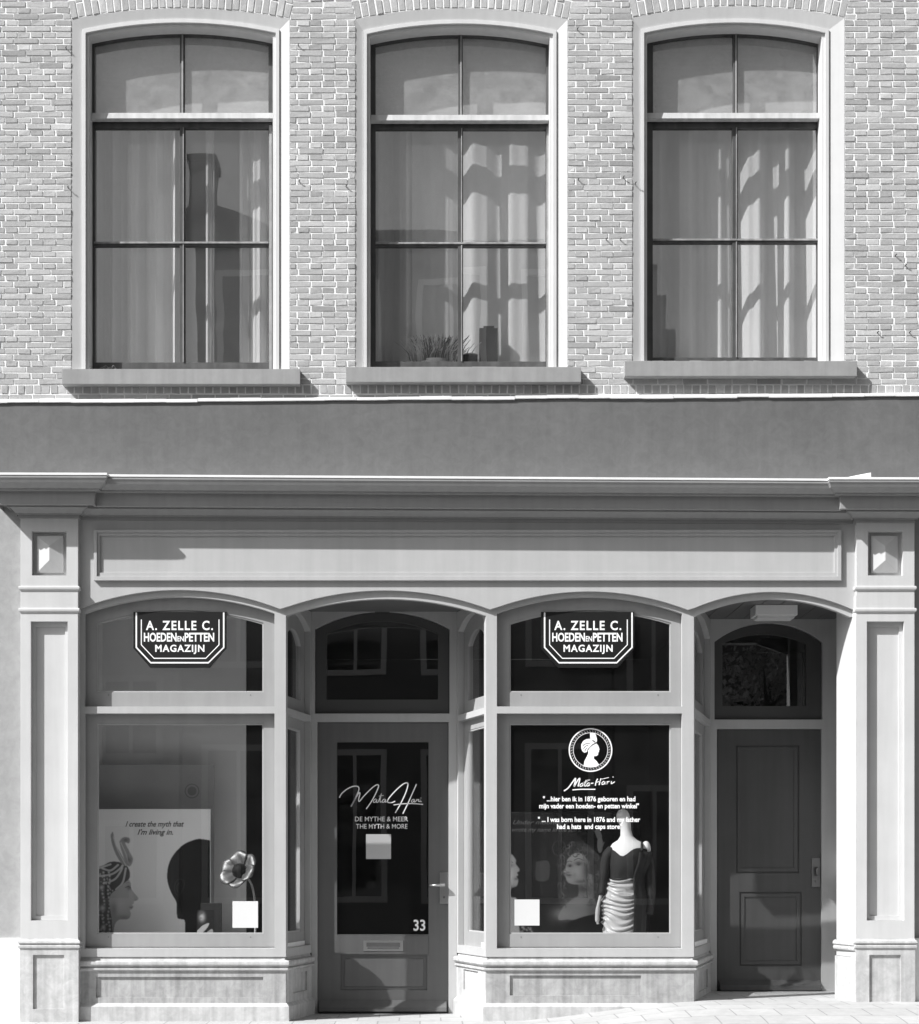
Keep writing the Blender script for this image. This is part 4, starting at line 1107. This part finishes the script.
# ------------------------------------------------------------------ things in the left window
yc = .20
card = empty('standing_card', (X(208, yc), yc, Z(944, yc)), 'small dark card with a pale figure standing in front of the white poster', 'card')
bm = bmesh.new(); box(bm, X(200.5, yc), X(221.5, yc), yc, yc + .02, Z(944, yc), Z(903, yc)); under(obj('card_body', bm, M['boxd']), card)
p = Print(197, 214, 910, 944, .35, .02)
p.blob(202, 917, 2.6, 4, .45); p.blob(201, 918, 1.5, .7, .1, .7); p.fill([(197, 931), (202, 926), (209, 923), (207, 928), (202, 933), (197, 935)], .42); p.fill([(207, 932), (212, 929), (213, 934), (208, 936)], .3)
for k in range(6): p.blob(200 + 2 * math.sin(k), 912 + k * .7, 1, .8, .06, .7)
p.mesh('card_picture', yc - .002, card)

yf = .22
fl = empty('metal_flower', (X(254, yf), yf, Z(944, yf)), 'large metal poppy flower on a bent stem in the window corner', 'flower')
cx, cz = PT(241.5, 872.5, yf); cen = Vector((cx, yf, cz))
axis = Vector((-.42, -.72, .42)).normalized(); side = axis.cross(Vector((0, 0, 1))).normalized(); upv = side.cross(axis)
for k in range(6):
    bm = bmesh.new(); a0 = 2 * math.pi * k / 6 + .3; rows = []
    for i in range(8):
        rr = .015 + .138 * i / 7
        row = []
        for j in range(9):
            t = (j - 4) / 4; wv = .68 * (1 - .12 * (i / 7) ** 4)
            a = a0 + t * wv * (1.0 if i else 1)
            R_ = rr * (1 - .16 * t * t * (i / 7)); lift = .085 * (i / 7) ** 1.2 + .010 * (k % 2) - .035 * (i / 7) ** 6 - .004 * t * t
            ps = cen + (side * math.cos(a) * 1.05 + upv * math.sin(a)) * R_ + axis * (lift + .006 * math.sin(5 * t + k + i))
            row.append(bm.verts.new(ps))
        rows.append(row)
    for a, b in zip(rows, rows[1:]):
        for j in range(8): bm.faces.new((a[j], a[j + 1], b[j + 1], b[j]))
    po = under(obj('petal', bm, M['petal'], None, True), fl)
    sd = po.modifiers.new('thickness', 'SOLIDIFY'); sd.thickness = .0015
bm = bmesh.new(); bmesh.ops.create_icosphere(bm, subdivisions=3, radius=.056, matrix=Matrix.Translation(cen + axis * .025)); under(obj('flower_heart', bm, M['blackform'], None, True), fl)
bm = bmesh.new(); sp = smooth_line([(X(244, yf), yf + .03, Z(875, yf)), (X(250, yf), yf + .02, Z(882, yf)), (X(254, yf), yf, Z(895, yf)), (X(255.5, yf), yf, Z(915, yf)), (X(255, yf), yf, Z(944, yf))], 6); tube(bm, sp, .008, 8)
under(obj('stem', bm, M['satin'], None, True), fl)

# ------------------------------------------------------------------ mannequin in the right window
ym = .47
mz = lambda py: Z(py, ym)
um = (D + ym) / D / K
mq = empty('mannequin', (X(622, ym), ym, mz(944)), 'headless white mannequin in a black bodice and ruched satin skirt', 'mannequin')
bm = bmesh.new()
R_ = [(809, 622.5, 1.5, 1.5), (810.5, 622.6, 4.2, 4.2), (814, 622.8, 6.4, 6.4), (819, 623.3, 6.8, 6.8), (824, 625, 5.8, 6), (830, 625.8, 5.3, 5.6), (836, 626.6, 6.2, 6.0), (840, 627.5, 9.5, 7), (843.5, 628.5, 16, 8.5), (848, 629, 19.5, 10.5), (855, 628, 19, 13), (864, 627, 18, 14), (872, 625, 15.8, 12.5), (879, 624, 14.6, 11.5), (886, 623.5, 16.4, 13), (900, 623, 19.5, 16), (920, 622.5, 19, 16), (944, 622.5, 17.5, 15)]
loft(bm, [(mz(a), X(b, ym), ym, c * um, d * um) for a, b, c, d in R_], 36); under(obj('body', bm, M['form'], None, True), mq)
bm = bmesh.new(); bmesh.ops.create_icosphere(bm, subdivisions=3, radius=1, matrix=Matrix.Translation((X(646, ym), ym, mz(849))) @ Matrix.Diagonal((4.8 * um, 6 * um, 8 * um, 1))); under(obj('shoulder', bm, M['form'], None, True), mq)
bm = bmesh.new()                                         # bodice with a sweetheart neckline
n = 40; rows = []
prof_b = [(v[0], v[1], v[2] + .9, v[3] + .9) for v in R_ if 843 < v[0] < 887]
top_of = lambda a: 849.5 + 7 * max(0, math.cos(a - math.radians(250))) ** 14 - 1.5 * max(0, math.cos(a - math.radians(290))) ** 8
def body_at(py):
    for (a, b) in zip(R_, R_[1:]):
        if a[0] <= py <= b[0]:
            t = (py - a[0]) / (b[0] - a[0]); return [a[i] + (b[i] - a[i]) * t for i in range(4)]
for i in range(9):
    row = []
    for k in range(n):
        a = 2 * math.pi * k / n; t0 = top_of(a); py = t0 + (881 - t0) * i / 8
        _, cxp, rx, ry = body_at(py)
        row.append(bm.verts.new((X(cxp, ym) + (rx + 1.0) * um * math.cos(a), ym + (ry + 1.0) * um * math.sin(a), mz(py))))
    rows.append(row)
for a, b in zip(rows, rows[1:]):
    for k in range(n): bm.faces.new((a[k], a[(k + 1) % n], b[(k + 1) % n], b[k]))
under(obj('bodice', bm, M['velvet'], None, True), mq)
bm = bmesh.new(); tube(bm, [(X(640.5, ym), ym - .075, mz(851)), (X(641, ym), ym - .06, mz(845)), (X(641, ym), ym, mz(842))], .010, 8); under(obj('strap', bm, M['velvet']), mq)
bm = bmesh.new()                                         # ruched satin skirt: sagging horizontal folds
n = 72; rows = []; NR = 90
for i in range(NR + 1):
    py0 = 878.5 + (944 - 878.5) * i / NR; row = []
    for k in range(n):
        a = 2 * math.pi * k / n
        _, cxp, rx, ry = body_at(min(py0, 943.9))
        sag = 7.5 * max(0, math.cos(a - math.radians(262))) ** 2 + 1.2 * math.sin(3 * a + py0 * .11)
        ph = (py0 - sag) / 5.4 + .35 * math.sin(py0 * .21 + a)
        fo = .1 + 2.9 * (0.5 + .5 * math.sin(2 * math.pi * ph)) ** 1.6 * (.75 + .25 * math.sin(py0 * .37 + 2 * a))
        row.append(bm.verts.new((X(cxp, ym) + (rx + fo) * um * math.cos(a), ym + (ry + fo) * um * math.sin(a), mz(py0))))
    rows.append(row)
for a, b in zip(rows, rows[1:]):
    for k in range(n): bm.faces.new((a[k], a[(k + 1) % n], b[(k + 1) % n], b[k]))
under(obj('skirt', bm, M['satin'], None, True), mq)
bm = bmesh.new()                                         # black drape falling over the right half
rows = []
for i in range(16):
    py = 852 + (940 - 852) * i / 15; row = []
    for j in range(15):
        t = j / 14; a = math.radians(292 + 100 * t)
        _, cxp, rx, ry = body_at(min(max(py, 850), 943))
        w = 4.3 + 1.1 * math.sin(j * 1.9 + i * .12)
        row.append(bm.verts.new((X(cxp, ym) + (rx + w) * um * math.cos(a), ym + (ry + w) * um * math.sin(a), mz(py))))
    rows.append(row)
for a, b in zip(rows, rows[1:]):
    for k in range(14): bm.faces.new((a[k], a[k + 1], b[k + 1], b[k]))
dr = under(obj('black_drape', bm, M['velvet'], None, True), mq); dr.modifiers.new('thickness', 'SOLIDIFY').thickness = .006
bm = bmesh.new()                                         # long black sleeves hanging at both sides
tube(bm, smooth_line([(X(646.5, ym), ym, mz(852)), (X(649, ym), ym, mz(866)), (X(650, ym), ym - .02, mz(884)), (X(650, ym), ym - .03, mz(900)), (X(648, ym), ym - .04, mz(914))], 5), [.036] * 6 + [.036] * 8 + [.03] * 7, 12)
under(obj('sleeve', bm, M['velvet'], None, True), mq)
bm = bmesh.new(); tube(bm, smooth_line([(X(612, ym), ym, mz(850)), (X(606, ym), ym - .02, mz(858)), (X(603.5, ym), ym - .03, mz(876)), (X(601, ym), ym - .04, mz(895))], 5), [.04] * 5 + [.036] * 6 + [.026] * 5, 12)
under(obj('sleeve', bm, M['velvet'], None, True), mq)
bm = bmesh.new(); tube(bm, smooth_line([(X(600.5, ym), ym - .04, mz(894)), (X(597.5, ym), ym - .05, mz(906)), (X(596.5, ym), ym - .05, mz(918)), (X(597.3, ym), ym - .05, mz(924))], 5), [.012] * 6 + [.016] * 7 + [.010] * 3, 10)
under(obj('glove', bm, M['satin'], None, True), mq)

# ------------------------------------------------------------------ lamp in the right doorway
lm = empty('ceiling_lamp', (X(776, .35), .35, Z(597.5)), 'white box lamp fixed under the planked ceiling of the right doorway', 'lamp')
bm = bmesh.new(); box(bm, X(755.5, .32), X(797.5, .32), .32, .52, Z(597.6) - .075, Z(597.6) - .002); under(obj('lamp_housing', bm, M['lamp']), lm)
bm = bmesh.new(); box(bm, X(758, .32), X(795, .32), .34, .50, Z(597.6) - .095, Z(597.6) - .0755); under(obj('lamp_cover', bm, M['winframe']), lm)

# ------------------------------------------------------------------ blinds, curtains and things on the upper sills
names = ('left', 'middle', 'right')
blab = ('cream roman blind in the top panes of the upper window showing a roof mirrored', 'cream roman blind above the white curtains and the heather pot', 'cream roman blind in the top panes of the upper window nearest the bent capping')
for k, w in enumerate(UW):
    y0 = .275
    a, b = X(w['i'][0] - 6, y0), X(w['i'][1] + 6, y0); z0, z1 = Z(w['tr'][1] + 5, y0), Z(w['icr'] - 14, y0)
    bm = bmesh.new(); rows = []
    for i in range(29):
        zq = z1 + (z0 - z1) * i / 28; f = (i % 9) / 9
        rows.append([bm.verts.new((a + (b - a) * j / 12, y0 - .012 * f + .003 * math.sin(j * 1.3 + i * .4) - .004 * (i / 28), zq)) for j in range(13)])
    for r_, s_ in zip(rows, rows[1:]):
        for j in range(12): bm.faces.new((r_[j], r_[j + 1], s_[j + 1], s_[j]))
    o = obj('roman_blind', bm, M['blind'], None, True); tag(o, blab[k], 'blind', 'roman blinds in the upper windows')
def curtain(p0, p1, py0, py1, y0, folds, amp, label, gather=0.0, seed=0):
    rr = random.Random(seed); n = 150; rows = []
    a, b = X(p0, y0), X(p1, y0); z1, z0 = Z(py0, y0), Z(py1, y0)
    ph = [rr.uniform(0, 6.28) for _ in range(4)]
    bm = bmesh.new()
    for i in range(31):
        v = i / 30; row = []
        for j in range(n + 1):
            s = j / n
            wv = math.sin(2 * math.pi * folds * s + ph[0] + .5 * math.sin(2 * math.pi * s + ph[1]) + .25 * v * math.sin(5 * s + ph[2]))
            wv = math.copysign(abs(wv) ** .8, wv) + .3 * math.sin(2 * math.pi * folds * 2.3 * s + ph[3])
            xx = a + (b - a) * s
            if gather: xx = xx + gather * math.sin(math.pi * v) * (s if gather < 0 else (1 - s))
            row.append(bm.verts.new((xx, y0 + amp * wv * (.65 + .5 * v), z1 + (z0 - z1) * v)))
        rows.append(row)
    for r_, s_ in zip(rows, rows[1:]):
        for j in range(n): bm.faces.new((r_[j], r_[j + 1], s_[j + 1], s_[j]))
    o = obj('curtain', bm, M['curtain'], None, True); tag(o, label, 'curtain', 'white curtains in the upper windows')
    return o
curtain(84, 176, 112, 372, .36, 4.6, .055, 'white curtain hanging in the left half of the window with the mirrored roof', seed=1)
curtain(206, 214, 112, 372, .42, .8, .02, 'narrow white curtain strip hanging in the dark right half of the mirrored roof window', seed=5)
curtain(240, 280, 112, 372, .42, 2.0, .045, 'bunched white curtain at the right edge of the window with the mirrored roof', seed=6)
curtain(362, 412, 112, 372, .37, 2.2, .04, 'white curtain left of the heather pot, mostly in shade', seed=2)
curtain(412, 560, 112, 372, .35, 3.4, .026, 'sunlit white curtain behind the heather pot and the black box', seed=3)
curtain(640, 832, 112, 372, .40, 6.0, .05, 'wide white curtain filling the upper window with no things on its sill', seed=4)

ysill = .235
def sillz(w): return Z(w['gb'], ysill)
for k, w in enumerate(UW):
    bm = bmesh.new(); box(bm, X(w['i'][0] - 8, .3), X(w['i'][1] + 8, .3), .203, .40, Z(w['gb'] + 4), Z(w['gb'] + .3)); obj('inner_sill', bm, M['winframe'], house)
zs2 = Z(361.3)
yp_ = .245
hp = empty('heather_pot', (X(433, yp_), yp_, zs2), 'grey pot of pale heather sprigs on the inside sill', 'potted plant')
bm = bmesh.new()
wd = lambda px: px / K
loft(bm, [(zs2 + .002, X(436, yp_), yp_, wd(14), .045), (zs2 + .08, X(436, yp_), yp_, wd(15.5), .05), (zs2 + .085, X(436, yp_), yp_, wd(15.5), .05)], 20); under(obj('pot', bm, M['pot'], None, False), hp)
verts, faces, tones = [], [], []
for i in range(700):
    bx = X(433 + random.gauss(0, 9), yp_); by = yp_ + random.uniform(-.04, .03); bz_ = zs2 + .07
    hgt = random.uniform(.07, .19); lx = random.gauss(0, .03) + (bx - X(433, yp_)) * .5; ly = random.gauss(0, .015)
    t = random.choice((.03, .06, .3, .6, .75, .8)); w_ = .0042
    k = len(verts)
    for s in range(4):
        v = s / 3; c = Vector((bx + lx * v * v, by + ly * v, bz_ + hgt * v)); ww = w_ * (1 - .6 * v)
        verts += [(c.x - ww, c.y - ww, c.z), (c.x + ww, c.y + ww, c.z)]; tones += [t * (.35 + .65 * v)] * 2 if t > .2 else [t] * 2
    faces += [(k, k + 1, k + 3, k + 2), (k + 2, k + 3, k + 5, k + 4), (k + 4, k + 5, k + 7, k + 6)]
tone_mesh('foliage', verts, faces, tones, M['heather'], hp)
lan = empty('black_box', (X(489, .25), .25, zs2), 'tall black box with a small lid knob on the inside sill', 'box')
bm = bmesh.new(); box(bm, X(479.5, .23), X(497.5, .23), .23, .30, zs2 + .002, Z(328, .23)); under(obj('box_body', bm, M['boxd']), lan)
bm = bmesh.new(); box(bm, X(483.5, .24), X(494, .24), .24, .29, Z(328, .23) + .001, Z(325.5, .23)); under(obj('box_lid', bm, M['boxd']), lan)
bm = bmesh.new(); bx = X(470, .25)
loft(bm, [(zs2 + .002, bx, .25, .045, .04), (zs2 + .06, bx, .25, .055, .045), (zs2 + .115, bx, .25, .056, .046), (zs2 + .118, bx, .25, .044, .036), (zs2 + .09, bx, .25, .04, .03)], 24)
o = obj('dark_bowl', bm, M['boxd'], None, True); tag(o, 'low dark bowl with a pale rim beside the tall black box', 'bowl')
bm = bmesh.new(); tube(bm, [(bx + .055 * math.cos(t), .25 + .046 * math.sin(t), zs2 + .119) for t in [2 * math.pi * k / 24 for k in range(25)]], .0035, 6); under(obj('bowl_rim', bm, M['satin']), o)
bm = bmesh.new()
for k in range(9): 
    a = k * .7; tube(bm, smooth_line([(X(98 + 2 * k, .17), .118 + .003 * (k % 3), Z(368)), (X(101 + 2 * k, .17), .115 - .006 * (k % 2), Z(364 - (k % 4))), (X(107 + 1.6 * k, .17), .12, Z(366.5))], 4), .004, 6)
o = obj('dry_twigs', bm, M['darkmetal']); tag(o, 'small heap of dark dry twigs in the corner of an upper window sill', 'twigs')

# ------------------------------------------------------------------ across the street: what the panes mirror
YO = -15.5
def house_across(name, x0, x1, eaves, ridge, mat, label, gable=None, chimney=None, rows=3, cols=3):
    rt = empty(name, ((x0 + x1) / 2, YO, -.25), label, 'house', 'houses across the street')
    dep = 8
    bm = bmesh.new()
    if gable == 'step':
        n = 4; pts = [(x0, -.25), (x1, -.25)]
        for i in range(n): pts += [(x1 - (x1 - x0) * .5 * i / n, eaves + (ridge - eaves) * i / n), (x1 - (x1 - x0) * .5 * i / n, eaves + (ridge - eaves) * (i + 1) / n)]
        for i in range(n)[::-1]: pts += [(x0 + (x1 - x0) * .5 * i / n, eaves + (ridge - eaves) * (i + 1) / n), (x0 + (x1 - x0) * .5 * i / n, eaves + (ridge - eaves) * i / n)]
        pts = [p_ for i, p_ in enumerate(pts) if i == 0 or p_ != pts[i - 1]]
        plate(bm, pts, [], YO - .3, YO); box(bm, x0 + .05, x1 - .05, YO - dep, YO - .301, -.25, eaves)
    elif gable == 'front':
        plate(bm, [(x0, -.25), (x1, -.25), (x1, eaves), ((x0 * .85 + x1 * .15), ridge), (x0, ridge - .3)], [], YO - .3, YO); box(bm, x0 + .05, x1 - .05, YO - dep, YO - .301, -.25, eaves)
    else:
        box(bm, x0, x1, YO - dep, YO, -.25, eaves)
    under(obj('wall', bm, mat), rt)
    bm = bmesh.new()
    if gable is None:
        ym_ = YO - dep / 2
        hexa(bm, [(x0, YO + .2, eaves + .01), (x1, YO + .2, eaves + .01), (x1, ym_, ridge), (x0, ym_, ridge), (x0, YO + .2, eaves - .15), (x1, YO + .2, eaves - .15), (x1, ym_, ridge - .3), (x0, ym_, ridge - .3)])
        hexa(bm, [(x0, YO - dep - .2, eaves + .01), (x1, YO - dep - .2, eaves + .01), (x1, ym_ - .001, ridge), (x0, ym_ - .001, ridge), (x0, YO - dep - .2, eaves - .15), (x1, YO - dep - .2, eaves - .15), (x1, ym_ - .001, ridge - .3), (x0, ym_ - .001, ridge - .3)])
    else:
        xm = (x0 + x1) / 2 if gable == 'step' else x0 * .85 + x1 * .15
        plate(bm, [(x0 + .06, eaves + .002), (x1 - .06, eaves + .002), (xm, ridge - .25)], [], YO - dep, YO - .31)
    rf = under(obj('roof', bm, M['roof']), rt)
    if chimney:
        bm = bmesh.new(); cx, top = chimney; box(bm, cx - .2, cx + .2, YO - .95, YO - .32, eaves, top); box(bm, cx - .23, cx + .23, YO - 1.0, YO - .28, top + .001, top + .1)
        o = obj('chimney', bm, mat, rf)
    H = eaves / rows
    for j in range(rows):
        for i in range(cols):
            wx = x0 + (x1 - x0) * (i + .5) / cols; ww = (x1 - x0) / cols * .27; z0, z1 = H * j + .75, H * j + H * .82
            bm = bmesh.new(); plate(bm, rect(wx - ww - .1, wx + ww + .1, z0 - .1, z1 + .1), [rect(wx - ww, wx - .03, z0, z1), rect(wx + .03, wx + ww, z0, z1)], YO + .003, YO + .05)
            f = under(obj('window', bm, M['obw']), rt)
            bm = bmesh.new(); box(bm, wx - ww - .02, wx + ww + .02, YO + .004, YO + .012, z0 - .02, z1 + .02); o = obj('window_glass', bm, M['obg'], f)
house_across('step_gable_house', -14, -8.6, 7.2, 8.4, M['ob2'], 'low brick house far along the opposite side of the street')
house_across('low_house', -8.5, -3.9, 7.0, 8.2, M['ob3'], 'low stuccoed house left of the tall gabled house')
house_across('gable_house', -3.85, -2.0, 11.45, 12.15, M['ob1'], 'narrow dark brick gabled house with a chimney at its left corner', 'front', (-3.56, 12.85), 3, 1)
house_across('brick_house', -1.95, 3.1, 11.5, 12.6, M['ob1'], 'wide dark brick house with a tiled roof opposite the shop', None, None, 3, 3)
house_across('stepped_house', 3.15, 4.4, 9.0, 11.1, M['ob2'], 'very narrow house with a stepped gable beside the wide brick house', 'step', None, 3, 1)
house_across('corner_house', 4.5, 9.5, 6.8, 8.0, M['ob2'], 'low brick house behind the street tree')
house_across('end_house', 9.6, 15, 7.0, 8.3, M['ob3'], 'low pale house at the right end of the opposite row')

tr = empty('street_tree', (5.6, -13.2, -.25), 'young leafy street tree in front of the opposite houses', 'tree')
bm = bmesh.new(); tube(bm, smooth_line([(5.6, -13.2, -.25), (5.62, -13.2, 1.2), (5.55, -13.15, 2.6), (5.6, -13.2, 4.2)], 5), [.11 - .005 * i for i in range(16)], 10)
for k in range(9):
    a = k * 2.4; z0 = 2.2 + .2 * k; tube(bm, [(5.57, -13.18, z0), (5.57 + .5 * math.cos(a), -13.18 + .5 * math.sin(a), z0 + .5), (5.57 + 1.0 * math.cos(a), -13.18 + 1.0 * math.sin(a), z0 + .9)], [.04, .03, .012], 6)
under(obj('trunk', bm, M['bark']), tr)
bm = bmesh.new()
cl = [(5.6 + random.gauss(0, .75), -13.2 + random.gauss(0, .7), 4.2 + random.gauss(0, .7), random.uniform(.3, .6)) for _ in range(26)]
for i in range(5200):
    c = random.choice(cl); d = Vector((random.gauss(0, 1), random.gauss(0, 1), random.gauss(0, 1))).normalized() * c[3] * random.random() ** .4
    pnt = Vector(c[:3]) + d
    a = Vector((random.gauss(0, 1), random.gauss(0, 1), random.gauss(0, 1))).normalized() * random.uniform(.03, .06); b = a.orthogonal().normalized() * a.length * .6
    bm.faces.new([bm.verts.new(pnt + a), bm.verts.new(pnt + b), bm.verts.new(pnt - a), bm.verts.new(pnt - b)])
under(obj('crown', bm, M['leaf']), tr)
